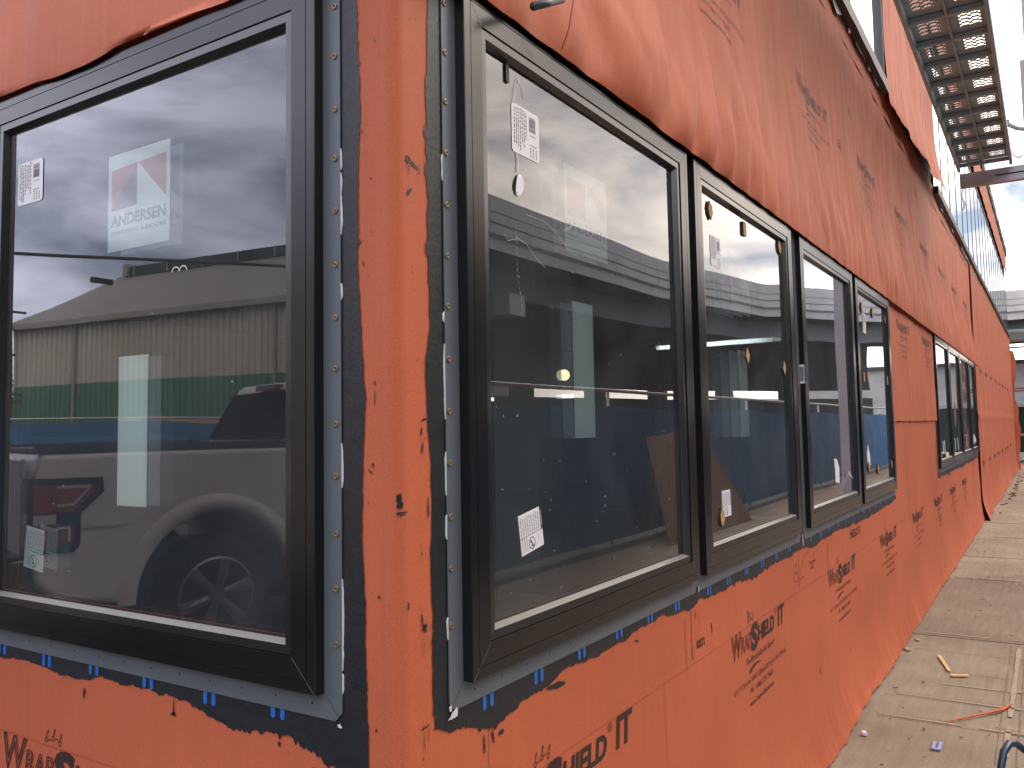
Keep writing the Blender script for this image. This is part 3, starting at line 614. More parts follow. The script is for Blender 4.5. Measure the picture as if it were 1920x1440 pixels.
def barcode(W, ul, z0, wd=.115, ht=.11, h=HG, ang=0, faded=False):
    mb = MB(); f0 = surf(ul, z0, h, ang); f1 = lambda x, y, c: f0(x, y, .0005)
    c = .006
    poly2(mb, [(c, 0), (wd-c, 0), (wd, c), (wd, ht-c), (wd-c, ht), (c, ht), (0, ht-c), (0, c)], f0, 0)
    R = random.Random(int(ul*100))
    y = ht*.58
    while y < ht*.88:
        t = R.uniform(.0004, .0016); poly2(mb, [(wd*.62, y), (wd*.86, y), (wd*.86, y+t), (wd*.62, y+t)], f1, 1); y += t+R.uniform(.0006, .0016)
    for k in range(7):
        x = wd*(.08+.07*k); y = ht*R.uniform(.05, .4)
        while y < ht*.93:
            l = R.uniform(.002, .008); poly2(mb, [(x, y), (x+wd*.026, y), (x+wd*.026, y+l), (x, y+l)], f1, 1); y += l+R.uniform(.001, .004)
    for k in range(3):
        x = wd*(.66+.1*k); y = ht*.05
        while y < ht*.24: l = R.uniform(.002, .005); poly2(mb, [(x, y), (x+.003, y), (x+.003, y+l), (x, y+l)], f1, 1); y += l+.0016
    q = .0006
    for a, b in (((wd*.64, ht*.30), (wd*.88, ht*.30)), ((wd*.88, ht*.30), (wd*.88, ht*.5)), ((wd*.88, ht*.5), (wd*.64, ht*.5)), ((wd*.64, ht*.5), (wd*.64, ht*.3))):
        poly2(mb, [(a[0]-q, a[1]-q), (b[0]+q, b[1]-q), (b[0]+q, b[1]+q), (a[0]-q, a[1]+q)], f1, 1)
    mb.build('barcode_label', [M_white, M_ink], W, recalc=False, label='white paper label with a barcode and sideways print')
def care(W, ul, z0, wd=.098, ht=.085, h=HG, ang=0, base=None, body=None):
    """safety label lying on its side"""
    mb = MB(); f0 = surf(ul, z0, h, ang); f1 = lambda x, y, c: f0(x, y, .0005)
    poly2(mb, [(0, 0), (wd, 0), (wd, ht), (0, ht)], f0, 0)
    R = random.Random(int(ul*77)+5)
    for k in range(9):
        x = wd*(.06+.095*k); y = ht*.46
        while y < ht*.9:
            l = R.uniform(.003, .009); poly2(mb, [(x, y), (x+wd*.035, y), (x+wd*.035, min(y+l, ht*.93)), (x, min(y+l, ht*.93))], f1, 2); y += l+R.uniform(.0008, .002)
        if k < 3:
            y = ht*.06
            while y < ht*.36: l = R.uniform(.002, .006); poly2(mb, [(x, y), (x+wd*.035, y), (x+wd*.035, y+l), (x, y+l)], f1, 2); y += l+.0012
    poly2(mb, [(0, ht*.415), (wd, ht*.415), (wd, ht*.43), (0, ht*.43)], f1, 1)
    poly2(mb, [(wd*.93, ht*.44), (wd*1.0, ht*.44), (wd*1.0, ht), (wd*.93, ht)], f1, 1)
    f3 = lambda x, y, c: f0(x, y, .0009); text2(mb, 'WARNING', (wd*.945, wd*.985, ht*.52, ht*.9), f3, 0, rot=-90, bold=.02)
    n = 20; cx, cy, r0, r1 = wd*.49, ht*.20, ht*.155, ht*.135
    mb.add([f1(cx+r*cos(2*pi*k/n), cy+r*sin(2*pi*k/n), 0) for r in (r0, r1) for k in range(n)], [(k, (k+1) % n, n+(k+1) % n, n+k) for k in range(n)], 1)
    poly2(mb, [(cx-.009, cy+.0085), (cx-.0075, cy+.010), (cx+.009, cy-.0085), (cx+.0075, cy-.010)], f1, 1)
    mb.add([f3(cx-.004+.0026*cos(2*pi*k/10), cy+.004+.0026*sin(2*pi*k/10), 0) for k in range(10)], [tuple(range(10))], 1)
    poly2(mb, [(cx-.004, cy-.004), (cx+.003, cy-.001), (cx+.005, cy-.006), (cx-.002, cy-.008)], f3, 1)
    for a, b in (((.66, .08), (.80, .24)), ((.80, .24), (.72, .36)), ((.80, .24), (.92, .34)), ((.80, .24), (.90, .08)), ((.90, .08), (.94, .05))):
        ax, ay, bx, by = a[0]*wd, a[1]*ht, b[0]*wd, b[1]*ht; poly2(mb, [(ax, ay-.0004), (bx, by-.0004), (bx, by+.0004), (ax, ay+.0004)], f1, 1)
    mb.build('safety_label', [base or M_white, M_ink, mat('fine_print', (.30, .30, .38), .5)], W, recalc=False, label='tilted safety label with a crossed-out figure in a ring')
def pad(W, u, z, s=.046, kind=4, ang=0, h=HG, th=.006):
    mb = MB(); n = kind; P = []
    shape = {4: [(0, .6), (.45, 0), (0, -.6), (-.45, 0)], 6: [(-.18, .6), (.3, .32), (.42, -.1), (.08, -.6), (-.3, -.3), (-.42, .1)], 5: [(-.35, .5), (.35, .5), (.35, -.5), (-.35, -.5)]}[kind]
    for x, y in shape: P.append((u+s*(x*cos(ang)-y*sin(ang)), z+s*(x*sin(ang)+y*cos(ang))))
    k = len(P)
    mb.add([pos(a, h+th, b) for a, b in P], [tuple(range(k))], 0)
    mb.add([pos(a, h, b) for a, b in P]+[pos(a, h+th, b) for a, b in P], [(i, (i+1) % k, k+(i+1) % k, k+i) for i in range(k)], 1)
    mb.build('cork_pad', [M_cork, M_corkd], W)
film_logo(W1, .625, 1.925, ht=.212); strip(W1, .652, 1.475, ht=.33); barcode(W1, .368, 2.092, ht=.108)
care(W1, .378, 1.235, ang=.16, wd=.092, ht=.085)
film_logo(W2, 1.875, 1.915, ht=.222); strip(W2, 1.925, 1.455, ht=.32); barcode(W2, 1.615, 2.04, wd=.108, ht=.105)
care(W2, 1.645, 1.192, wd=.092, ht=.088)
for u, z, k, a in ((1.615, 2.225, 6, 0), (1.995, 2.235, 5, 0), (2.485, 2.25, 6, .2), (1.975, 1.755, 4, .2), (2.485, 1.735, 4, .15), (1.63, 1.195, 6, -.2)): pad(W2, u, z, .052, k, a)
for u, z, k in ((4.33, 2.20, 4), (4.70, 2.205, 4), (5.19, 2.21, 4), (4.30, 1.775, 5), (5.17, 1.785, 5), (4.33, 1.235, 4), (4.64, 1.205, 4), (5.19, 1.21, 4)): pad(W4, u, z, .055, k)
barcode(W4, 4.37, 2.05, wd=.10, ht=.12)
film_logo(WLm, -.872, 1.922, ht=.226); strip(WLm, -.822, 1.345, ht=.333); barcode(WLm, -1.238, 2.085, ht=.108)
care(WLm, -1.205, 1.185, wd=.088, ht=.10, h=-.0062, ang=-.12, base=M_film)
# the paper label on the third frame's side, torn papers on its glass
mb = MB()
f = lambda h, z: (2.7735, -h, z)
mb.quad(f(.006, 1.68), f(.028, 1.68), f(.028, 1.765), f(.006, 1.765), 0)
for k in range(9): mb.quad((2.773, -.009-.0018*k, 1.69), (2.773, -.0102-.0018*k, 1.69), (2.773, -.0102-.0018*k, 1.755), (2.773, -.009-.0018*k, 1.755), 1)
mb.build('side_label', [M_white, M_ink], W3, recalc=False)
mb = MB()
mb.add([pos(u, HG+h, z) for u, z, h in ((3.40, 1.20, .001), (3.48, 1.19, .004), (3.47, 1.27, .008), (3.44, 1.315, .004), (3.39, 1.32, .001), (3.40, 1.26, .001))], [(0, 1, 2, 3, 4, 5)])
mb.build('torn_paper', M_white, W3, recalc=False)
mb = MB()
mb.add([pos(u, HG+h, z) for u, z, h in ((3.56, 1.15, .001), (3.70, 1.245, .012), (3.84, 1.19, .002), (3.71, 1.225, .004), (3.62, 1.19, .004))], [(0, 1, 4), (1, 2, 3), (1, 3, 4)])
mb.build('torn_film', M_scratch, W3, recalc=False)
mb = MB(); mb.add([pos(u, HG+h, z) for u, z, h in ((4.31, 1.25, .001), (4.38, 1.24, .006), (4.37, 1.30, .006), (4.34, 1.37, .002), (4.30, 1.31, .001))], [(0, 1, 2, 3, 4)]); mb.build('torn_paper', M_white, W4, recalc=False)
# oval tag on a thread, plastic tab, streaks of dried dirt
mb = MB(); n = 18
mb.add([pos(.392+.016*cos(2*pi*k/n)+.006*sin(2*pi*k/n), .0125+.002*cos(4*pi*k/n), 2.022+.026*sin(2*pi*k/n)) for k in range(n)], [tuple(range(n))])
mb.tube([pos(.385, .0115, 2.092), pos(.389, .0125, 2.07), pos(.387, .0125, 2.05)], .0009, 5)
mb.tube([pos(.375, .0115, 2.198), pos(.385, .014, 2.235), pos(.40, .016, 2.262), pos(.415, .014, 2.25), pos(.422, .0115, 2.225)], .0006, 5)
mb.build('oval_tag', M_white, W1, recalc=False, label='white oval tag hanging on a thread')
mb = MB(); mb.box((.345, -.0135, 2.235), (.357, -.0105, 2.285)); mb.build('plastic_tab', M_gasket, W1)
mb = MB()
def streak(pts, w=.0011):
    for (a, b), (c, d) in zip(pts, pts[1:]):
        L_ = math.hypot(c-a, d-b) or 1; nx, nz_ = -(d-b)/L_*w/2, (c-a)/L_*w/2
        mb.quad(pos(a-nx, .0097, b-nz_), pos(c-nx, .0097, d-nz_), pos(c+nx, .0097, d+nz_), pos(a+nx, .0097, b+nz_))
streak([(.335, 1.905), (.345, 1.893), (.385, 1.905), (.42, 1.90), (.46, 1.875), (.50, 1.86)], .0007)
streak([(.42, 1.965), (.50, 1.965), (.55, 1.95), (.62, 1.915), (.66, 1.91)], .0006)
for k in range(60):
    u = random.uniform(.27, 1.26); z = random.uniform(1.14, 1.95); streak([(u, z), (u+random.uniform(-.003, .003), z+random.uniform(.001, .006))], random.uniform(.0006, .0016))
for z in frange(1.76, 1.93, .012): streak([(.375+.01*n3(z*9, 0, 5)+(1.93-z)*.12, z), (.376+.01*n3(z*9, 0, 5)+(1.93-z)*.12, z+random.uniform(.002, .008))], .0008)
streak([(.59, 1.96), (.66, 1.995)], .0012); streak([(.70, 2.06), (.78, 2.12)], .0006)
mb.build('dried_streaks', M_scratch, W1, recalc=False)
mb = MB()
for k in range(16):
    u = -random.uniform(.3, 1.2); z = random.uniform(1.15, 2.2); streak([(u, z), (u+random.uniform(-.006, .006), z+random.uniform(.001, .006))], .0012)
for cx in (-.60, -.575):
    streak([(cx+.012*cos(a), 1.845+.010*sin(a)) for a in frange(0, 3.2, .4)], .0022)
mb.build('dried_streaks', M_scratch, WLm, recalc=False)
mb = MB()
for k, (a, b) in enumerate(WG):
    for j in range(2):
        u = a+.25+.3*j+random.random()*.2; mb.quad(pos(u, HG, 1.16), pos(u+.05, HG, 1.16), pos(u+.04, HG, 1.3), pos(u-.01, HG, 1.3))
mb.add([pos(12.6, HG, 1.24), pos(12.75, HG, 1.17), pos(13.1, HG, 1.2), pos(12.95, HG, 1.26), pos(12.8, HG, 1.30)], [(0, 1, 2, 3, 4)])
mb.build('paper_scraps', M_white, building, recalc=False)
# ------------------------------------------------------------------ ground
M_conc = bpy.data.materials.new('sidewalk_concrete'); M_conc.use_nodes = True
n = M_conc.node_tree; A = n.nodes.new; K = n.links.new; b = n.nodes['Principled BSDF']; b.inputs['Roughness'].default_value = .85; b.inputs['Specular IOR Level'].default_value = .25
g = A('ShaderNodeTexCoord')
def tn(sc_, det, map_=None, rough=.6):
    t = A('ShaderNodeTexNoise'); t.inputs['Scale'].default_value = sc_; t.inputs['Detail'].default_value = det; t.inputs['Roughness'].default_value = rough
    if map_:
        q = A('ShaderNodeMapping'); q.inputs['Scale'].default_value = map_; K(g.outputs['Object'], q.inputs[0]); K(q.outputs[0], t.inputs['Vector'])
    else: K(g.outputs['Object'], t.inputs['Vector'])
    return t.outputs['Fac']
def ramp(src, stops):
    r = A('ShaderNodeValToRGB'); e = r.color_ramp.elements; e[0].position = stops[0][0]; e[0].color = (*stops[0][1], 1); e[1].position = stops[1][0]; e[1].color = (*stops[1][1], 1)
    for p, c in stops[2:]: x = e.new(p); x.color = (*c, 1)
    K(src, r.inputs[0]); return r.outputs[0]
base = ramp(tn(1.3, 8), [(.3, (.205, .165, .12)), (.7, (.325, .28, .222))])
grain = ramp(tn(1, 6, (2.5, 30, 1)), [(.3, (.80, .80, .80)), (.7, (1.14, 1.14, 1.14))])
m1 = A('ShaderNodeMix'); m1.data_type = 'RGBA'; m1.blend_type = 'MULTIPLY'; m1.inputs[0].default_value = .8; K(base, m1.inputs[6]); K(grain, m1.inputs[7])
spk = ramp(tn(130, 3), [(.28, (.35, .3, .25)), (.36, (1, 1, 1))])
m2 = A('ShaderNodeMix'); m2.data_type = 'RGBA'; m2.blend_type = 'MULTIPLY'; m2.inputs[0].default_value = .8; K(m1.outputs[2], m2.inputs[6]); K(spk, m2.inputs[7])
orr = ramp(tn(3.1, 6, rough=.7), [(.62, (0, 0, 0)), (.80, (.6, .6, .6))])
m3 = A('ShaderNodeMix'); m3.data_type = 'RGBA'; K(orr, m3.inputs[0]); K(m2.outputs[2], m3.inputs[6]); m3.inputs[7].default_value = (.42, .17, .07, 1)
K(m3.outputs[2], b.inputs['Base Color'])
bp = A('ShaderNodeBump'); bp.inputs['Strength'].default_value = .6; bp.inputs['Distance'].default_value = .006; K(tn(60, 6), bp.inputs['Height']); K(bp.outputs[0], b.inputs['Normal'])
M_asph = mat('street_asphalt', (.055, .053, .05), .9, bump=(50, .7, .01), var=(2, .3))
mb = MB(); mb.quad((-300, -300, -.03), (300, -300, -.03), (300, 300, -.03), (-300, 300, -.03)); mb.build('ground', M_asph, kind='structure')
mb = MB()
for a, b_ in zip(range(-6, 80), range(-5, 81)):     # slabs with true joints between them
    pass
M_conc2 = M_conc.copy(); M_conc2.name = 'trowelled_concrete'
for nd in M_conc2.node_tree.nodes:
    if nd.type == 'VALTORGB' and abs(nd.color_ramp.elements[0].color[0]-.205) < .01: nd.color_ramp.elements[0].color = (.19, .15, .115, 1); nd.color_ramp.elements[1].color = (.27, .22, .17, 1)
xs = [-8, -5.2, -2.3]+[.2, 1.7, 3.15, 5.55, 8.05, 9.6, 11.4, 13.2, 16.2, 19.5, 23, 27, 31, 36, 42, 50, 60]
for i, (a, b_) in enumerate(zip(xs, xs[1:])):
    zt = .0+(-.003 if i % 2 else .0)
    mb.box((a+.004, -3.6, -.08), (b_-.004, .02, zt), 1 if 5.5 < a < 5.6 or a > 13 and i % 2 else 0)
mb.build('sidewalk', [M_conc, M_conc2], kind='structure')
# trowelled bands and mud-filled form lines pressed in the paving
M_mud = mat('dried_mud', (.25, .195, .135), .95, var=(12, .3)); M_pale = mat('pale_cement_dust', (.355, .29, .215), .95, var=(14, .3))
mb = MB()
def gline(pts, w, z=.0035, mi=0, jit=.3):
    P = []
    pts2 = []
    for (a, b_) in zip(pts, pts[1:]):
        for k in range(14): t = k/14; pts2.append((a[0]+(b_[0]-a[0])*t, a[1]+(b_[1]-a[1])*t))
    pts2.append(pts[-1])
    for (a, c) in zip(pts2, pts2[1:]):
        dx, dy = c[0]-a[0], c[1]-a[1]; L_ = math.hypot(dx, dy); nx, ny = -dy/L_, dx/L_
        w1 = w*.55*(1+jit*n3(a[0]*7, a[1]*7, 1))*.5; w2 = w*.55*(1+jit*n3(c[0]*7, c[1]*7, 1))*.5
        if n3(a[0]*9, a[1]*9, 8) > .32: continue
        mb.quad((a[0]-nx*w1, a[1]-ny*w1, z), (c[0]-nx*w2, c[1]-ny*w2, z), (c[0]+nx*w2, c[1]+ny*w2, z), (a[0]+nx*w1, a[1]+ny*w1, z), mi)
for x in (3.62, 3.68, 4.02, 4.08, 4.62, 5.12, 6.4, 7.1, 8.3, 9.1, 10.2, 10.9): gline([(x, -.10), (x+.05, -1.6)], .010, jit=.5)
for y in (-.66, -.74): gline([(3.2, y-.01), (5.5, y)], .012, jit=.5)
gline([(5.62, -.12), (5.66, -2)], .035, mi=1); gline([(4.35, -.35), (4.40, -1.4)], .02, mi=1, jit=.6); gline([(8.1, -.1), (8.15, -2)], .05, mi=1); gline([(11.5, -.1), (11.5, -2)], .09, mi=1)
gline([(3.65, -.12), (3.66, -1.2)], .03, mi=1, z=.003, jit=.8); gline([(4.05, -.15), (4.07, -1.2)], .03, mi=1, z=.003, jit=.8)
gline([(3.3, -.70), (5.4, -.70)], .045, mi=1, z=.003, jit=.6)
mb.build('form_lines', [M_mud, M_pale], None, recalc=False, kind='structure')
# ------------------------------------------------------------------ litter on the sidewalk
def sliver(name, x, y, l, w_, t, az, M, label, cat, group=None):
    ca, sa = cos(az), sin(az); mb = MB(); P = []
    for (a, b_) in ((-.5, -.5), (.5, -.38), (.52, .4), (-.48, .5)):
        P.append((x+a*l*ca-b_*w_*sa, y+a*l*sa+b_*w_*ca))
    mb.hexa([(p[0], p[1], .0045) for p in P]+[(p[0], p[1], .0045+t) for p in P])
    return mb.build(name, M, None, label=label, cat=cat, group=group)
M_wood = mat('fresh_pine', (.62, .44, .24), .7, var=(40, .2)); M_owood = mat('weathered_chip', (.07, .045, .03), .9)
sliver('wood_strip', 4.80, -.315, .36, .022, .006, atan := math.atan2(-.115, -.44), M_wood, 'long pale wood strip lying on the sidewalk', 'wood scrap')
sliver('wood_chip', 4.55, -.42, .10, .03, .008, -1.1, M_wood, 'short pale wood chip just below the long wood strip', 'wood scrap')
sliver('wood_chip', 5.05, -.075+.0, .07, .03, .006, .3, M_pale, 'pale chip beside the hem of the orange membrane', 'wood scrap')
sliver('foam_crumb', 3.29, -.115, .035, .022, .012, .4, M_caulk, 'small white crumb near the orange hem at the bottom of the view', 'debris')
sliver('wood_chip', 5.35, -.10, .06, .022, .004, .2, M_pale, 'pale chip farthest up against the orange hem', 'wood scrap')
mb = MB()     # lost shim, U shaped
for d in (-.0125, .0125): mb.box((3.26-.0, -.43+d-.007, .005), (3.345, -.43+d+.007, .010))
mb.box((3.24, -.4495, .005), (3.2598, -.4105, .010)); mb.build('loose_shim', M_blue2, None, label='pale blue U-shaped plastic shim lying on the sidewalk', cat='shim')
mb = MB(); mb.tube([(3.66, -.435, .008), (3.76, -.51, .010), (3.86, -.585, .012), (3.98, -.665, .014), (4.11, -.70, .010)], [.003, .005, .006, .009, .004], 6)
mb.build('orange_ribbon', M_wrap, None, label='narrow strip of orange membrane lying on the sidewalk', cat='debris')
for k in range(60):
    x = 2.9+8.5*random.random()**1.6; y = -random.uniform(.09, .95)
    sliver('bark_chip', x, y, random.uniform(.008, .035), random.uniform(.003, .009), .002, random.uniform(0, 3.1), M_owood if k % 6 else M_pale, 'tiny chip scattered on the sidewalk', 'debris', 'tiny chips scattered over the sidewalk')
for k in range(26):
    x = 14+12*random.random(); sliver('bark_chip', x, -.16-.12*random.random(), random.uniform(.08, .22), random.uniform(.02, .04), .01, random.uniform(-.5, .5), M_owood, 'tiny chip scattered on the sidewalk', 'debris', 'tiny chips scattered over the sidewalk')
# blue tube handle, bottom right of the view
mb = MB(); c0 = Vector((1.735, -.776, .50)); P = []
H0 = Vector((1.69, -.783, .0)); hz = .585
pts = [(1.70, -.775, .02), (1.715, -.776, .30), (1.728, -.776, .46), (1.742, -.777, .500), (1.775, -.784, .533), (1.82, -.797, .545), (1.86, -.812, .535), (1.89, -.84, .505), (1.92, -.90, .44), (1.97, -1.0, .30), (2.02, -1.08, .02)]
handle = thing('hand_cart', (1.86, -.93, 0), 'dark blue bent tube handle standing on the sidewalk at the lower right', 'cart')
mb.tube(pts, .0105, 12); mb.build('handle', mat('blue_enamel', (.010, .028, .065), .3, spec=.5), handle, smooth=True)
mb = MB(); mb.box((1.66, -1.15, .004), (2.10, -.74, .02)); mb.build('base_plate', mat('dark_steel', (.03, .03, .035), .5), handle)
# cable and pipe at the head of the corner window
mb = MB(); mb.tube([pos(.480, .10, 2.62), pos(.472, .105, 2.52), pos(.478, .108, 2.44), pos(.488, .09, 2.385), pos(.49, .07, 2.345)], .0018, 6); mb.build('loose_strand', mat('copper_strand', (.45, .16, .08), .5), None, smooth=True, label='thin orange strand hanging over the head of the corner window', cat='strand')
mb = MB(); mb.tube([pos(.318, .10, 2.362), pos(.44, .10, 2.43)], .009, 12); mb.build('pipe_stub', mat('grey_pipe', (.05, .06, .065), .4), None, smooth=True, label='dark pipe end poking from under the membrane above the corner window', cat='pipe')
# ------------------------------------------------------------------ scaffold
M_galv = mat('dull_galvanised', (.33, .44, .50), .55, metal=.15, var=(3, .25)); M_alu = mat('weathered_aluminium', (.38, .38, .41), .45, metal=.4, var=(2, .2))
plank = thing('scaffold_plank', (5.2, -.53, 4.0), 'perforated metal scaffold plank seen from below along the upper wall', 'scaffold plank')
mb = MB(); X0, X1, Y0, Y1, ZD = 1.6, 8.24, -.745, -.325, 4.04
bay = .398; k = 0; x = X1-.04
def deck(mb, xa, xb, ya, yb, z):
    mb.quad((xa, ya, z), (xb, ya, z), (xb, yb, z), (xa, yb, z))
def holecell(mb, xa, xb, ya, yb, z, n=12):
    cx, cy = (xa+xb)/2, (ya+yb)/2; rx, ry = (xb-xa)*.31, (yb-ya)*.38; O = []; I = []
    for k in range(n):
        a = 2*pi*k/n; c, s_ = cos(a), sin(a); t = 1/max(abs(c), abs(s_))
        O.append((cx+(xb-xa)/2*c*t, cy+(yb-ya)/2*s_*t, z)); I.append((cx+rx*c, cy+ry*s_, z))
    J = [(p[0], p[1], z-.004) for p in I]
    mb.add(O+I+J, [(k, (k+1) % n, n+(k+1) % n, n+k) for k in range(n)]+[(n+k, n+(k+1) % n, 2*n+(k+1) % n, 2*n+k) for k in range(n)])
while x-bay > X0:
    xa, xb = x-bay, x
    ys = [Y0, -.712, -.652, -.592, -.478, -.418, -.358, Y1]
    hx = [xa+.075+.054*i for i in range(6)]
    deck(mb, xa, hx[0], Y0, Y1, ZD); deck(mb, hx[5], xb, Y0, Y1, ZD)
    for j in range(7):
        if j in (1, 2, 4, 5):
            for i in range(5):
                if i < 4: holecell(mb, hx[i], hx[i+1], ys[j], ys[j+1], ZD)
                else: deck(mb, hx[i], hx[i+1], ys[j], ys[j+1], ZD)
        else: deck(mb, hx[0], hx[5], ys[j], ys[j+1], ZD)
    x -= bay
mb.build('deck', M_galv, plank)
mb = MB()
for y0, y1 in ((Y0-.025, Y0), (Y1, Y1+.025)): mb.box((X0, y0, 3.962), (X1, y1, ZD+.01))
mb.box((X0, -.542, 4.005), (X1, -.528, ZD-.004)); mb.build('side_rail', M_galv, plank)
x = X1-.04
while x > X0:
    mb = MB(); mb.box((x-.018, Y0+.001, 4.0), (x+.018, -.543, ZD-.006)); mb.box((x-.018, -.527, 4.0), (x+.018, Y1-.001, ZD-.006)); mb.build('cross_rib', M_galv, plank); x -= bay
frm = thing('scaffold', (8.35, -1.0, 0), 'weathered aluminium scaffold bearer and upright post carrying the plank end', 'scaffold')
mb = MB(); mb.box((8.28, -1.30, 3.82), (8.36, -.315, 3.955)); mb.box((8.362, -1.02, 3.84), (8.90, -.96, 3.93)); mb.box((8.274, -.92, 3.885), (8.2798, -.62, 3.895), 1); mb.build('bearer', [M_alu, M_dark], frm)
mb = MB(); mb.box((8.68, -1.03, .0), (8.82, -.875, 5.13)); mb.build('post', M_alu, frm)
mb = MB(); mb.box((8.70, -1.02, 5.14), (8.80, -.92, 8.2)); mb.build('upper_post', M_alu, frm)
mb = MB(); mb.tube([(8.30, -.75, 4.38), (8.31, -.82, 4.33), (8.37, -.90, 4.32)], .022, 10); mb.box((8.27, -.765, 4.36), (8.31, -.71, 4.42)); mb.build('clamp', M_galv, frm)
def chain(name, pts, label):
    mb = MB()
    for i in range(len(pts)-1):
        a, b_ = Vector(pts[i]), Vector(pts[i+1]); d = (b_-a); c = (a+b_)/2; t = d.normalized(); s_ = t.orthogonal().normalized()
        if i % 2: s_ = t.cross(s_)
        R = [c+t*d.length*.62*cos(q*pi/4)+s_*.010*sin(q*pi/4) for q in range(9)]
        mb.tube(R, .003, 5, cap=False)
    return mb.build(name, M_galv, None, label=label, cat='chain')
chain('chain', [(8.26, -.33+.012*sin(k), 3.95-.028*k) for k in range(14)], 'short chain hanging from the wall side of the scaffold bearer')
chain('chain', [(8.27, -.755-.008*k, 4.11-.05*sin(k/14*pi)-.004*k) for k in range(15)], 'chain drooping between the plank end and the upright post')
# ------------------------------------------------------------------ street side: blue screened fence, viaduct
M_bluef = mat('blue_fence_screen', (.03, .16, .34), .7, bump=(6, .5, .05), var=(2.2, .3)); M_pipe = mat('galvanised_pipe', (.45, .44, .42), .35, metal=.7)
def fence(name, A_, B_, zt, label, sag=.06, drop=.05):
    A_, B_ = Vector(A_), Vector(B_); D = B_-A_; L_ = D.length; t = D/L_; nrm = Vector((-t.y, t.x, 0)); c = (A_+B_)/2
    root = thing(name, (c.x, c.y, 0), label, 'fence')
    n = int(L_/.3); mb = MB(); V = []
    for i in range(n+1):
        s = L_*i/n; ph = (s % 3.0)/3.0; top = zt-drop-sag*4*ph*(1-ph)*(.6+.8*n3(s*.4, 0, 7)); top = min(top, zt-.03)
        for k in range(7):
            z = .03+(top-.03)*k/6; p = A_+t*s+nrm*(.03+.05*n3(s*.8, z*1.2, 61)); V.append((p.x, p.y, z))
    mb.add(V, [(i*7+k, (i+1)*7+k, (i+1)*7+k+1, i*7+k+1) for i in range(n) for k in range(6)]); mb.build('screen', M_bluef, root, smooth=True, recalc=False)
    mb = MB(); mb.tube([(A_.x, A_.y, zt), (B_.x, B_.y, zt)], .024, 8); mb.build('top_rail', M_pipe, root, smooth=True)
    for i in range(int(L_/3)+1):
        p = A_+t*(3*i); mb = MB(); mb.tube([(p.x, p.y, -.02), (p.x, p.y, zt-.026)], .022, 8); mb.build('fence_post', M_pipe, root, smooth=True)
    return root
fence('street_fence', (-6, -4.0, 0), (40, -4.0, 0), 1.98, 'blue screened fence along the street side of the sidewalk', drop=.20)
M_bply = mat('brown_plywood', (.17, .115, .085), .8, var=(2, .2))
MB().hexa([(9.0, -3.2, 0), (12.3, -3.2, 0), (12.3, -3.15, 0), (9.0, -3.15, 0), (9.5, -3.7, 1.35), (11.6, -3.7, 1.45), (11.6, -3.65, 1.45), (9.5, -3.65, 1.35)]).build('plywood_sheet', M_bply, None, label='brown plywood sheet leaning on the blue fence opposite the second window', cat='plywood')
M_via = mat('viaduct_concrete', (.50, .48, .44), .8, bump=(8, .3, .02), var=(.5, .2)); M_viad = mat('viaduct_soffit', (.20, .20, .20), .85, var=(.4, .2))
via = thing('viaduct', (0, -22, 0), 'grey concrete highway viaduct crossing beyond the wall end and passing over the street', 'bridge')
path = [(-60, -21), (-30, -21), (0, -21), (30, -21), (52, -20.5), (66, -17.5), (76, -11.5), (82, -3), (84, 8), (84.5, 20), (84.5, 60)]
def offs(path, d):
    R = []
    for i, p in enumerate(path):
        a = Vector(path[max(i-1, 0)]); b_ = Vector(path[min(i+1, len(path)-1)]); t = (b_-a).normalized(); R.append((p[0]+t.y*d, p[1]-t.x*d))
    return R
zd = 12.6
def loft(mb, prof, mi=0):
    rows = [[(x, y, z) for x, y in offs(path, d)] for d, z in prof]
    for a, b_ in zip(rows, rows[1:]):
        for i in range(len(a)-1): mb.quad(a[i], a[i+1], b_[i+1], b_[i], mi)
mb = MB(); loft(mb, [(0, zd), (0, zd-.75), (.06, zd-.76), (.06, zd-.80), (0, zd-.81), (0, zd-1.25), (.10, zd-1.27), (.10, zd-1.35), (.02, zd-1.37), (.02, zd-1.8), (.25, zd-1.95), (.25, zd-2.5)]); mb.build('parapet', M_via, via, recalc=False)
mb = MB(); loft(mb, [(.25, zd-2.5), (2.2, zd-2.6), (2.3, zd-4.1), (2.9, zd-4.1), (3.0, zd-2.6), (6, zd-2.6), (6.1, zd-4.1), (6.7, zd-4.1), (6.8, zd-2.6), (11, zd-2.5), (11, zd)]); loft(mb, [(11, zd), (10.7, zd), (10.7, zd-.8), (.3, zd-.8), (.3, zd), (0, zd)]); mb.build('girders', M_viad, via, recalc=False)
for x in (-36, -12, 12, 36):
    mb = MB(); mb.tube([(x, -26.5, 0), (x, -26.5, zd-5.2)], .9, 20); mb.box((x-.8, -33, zd-5.2), (x+.8, -22.2, zd-4.102)); mb.build('pier', M_via, via)
for x, y in ((86.5, 12),):
    mb = MB(); mb.box((x-1, y-1, 0), (x+1, y+1, zd-5.2)); mb.box((x-2, y-9, zd-5.2), (x+4, y+5, zd-4.102)); mb.build('pier', M_via, via)
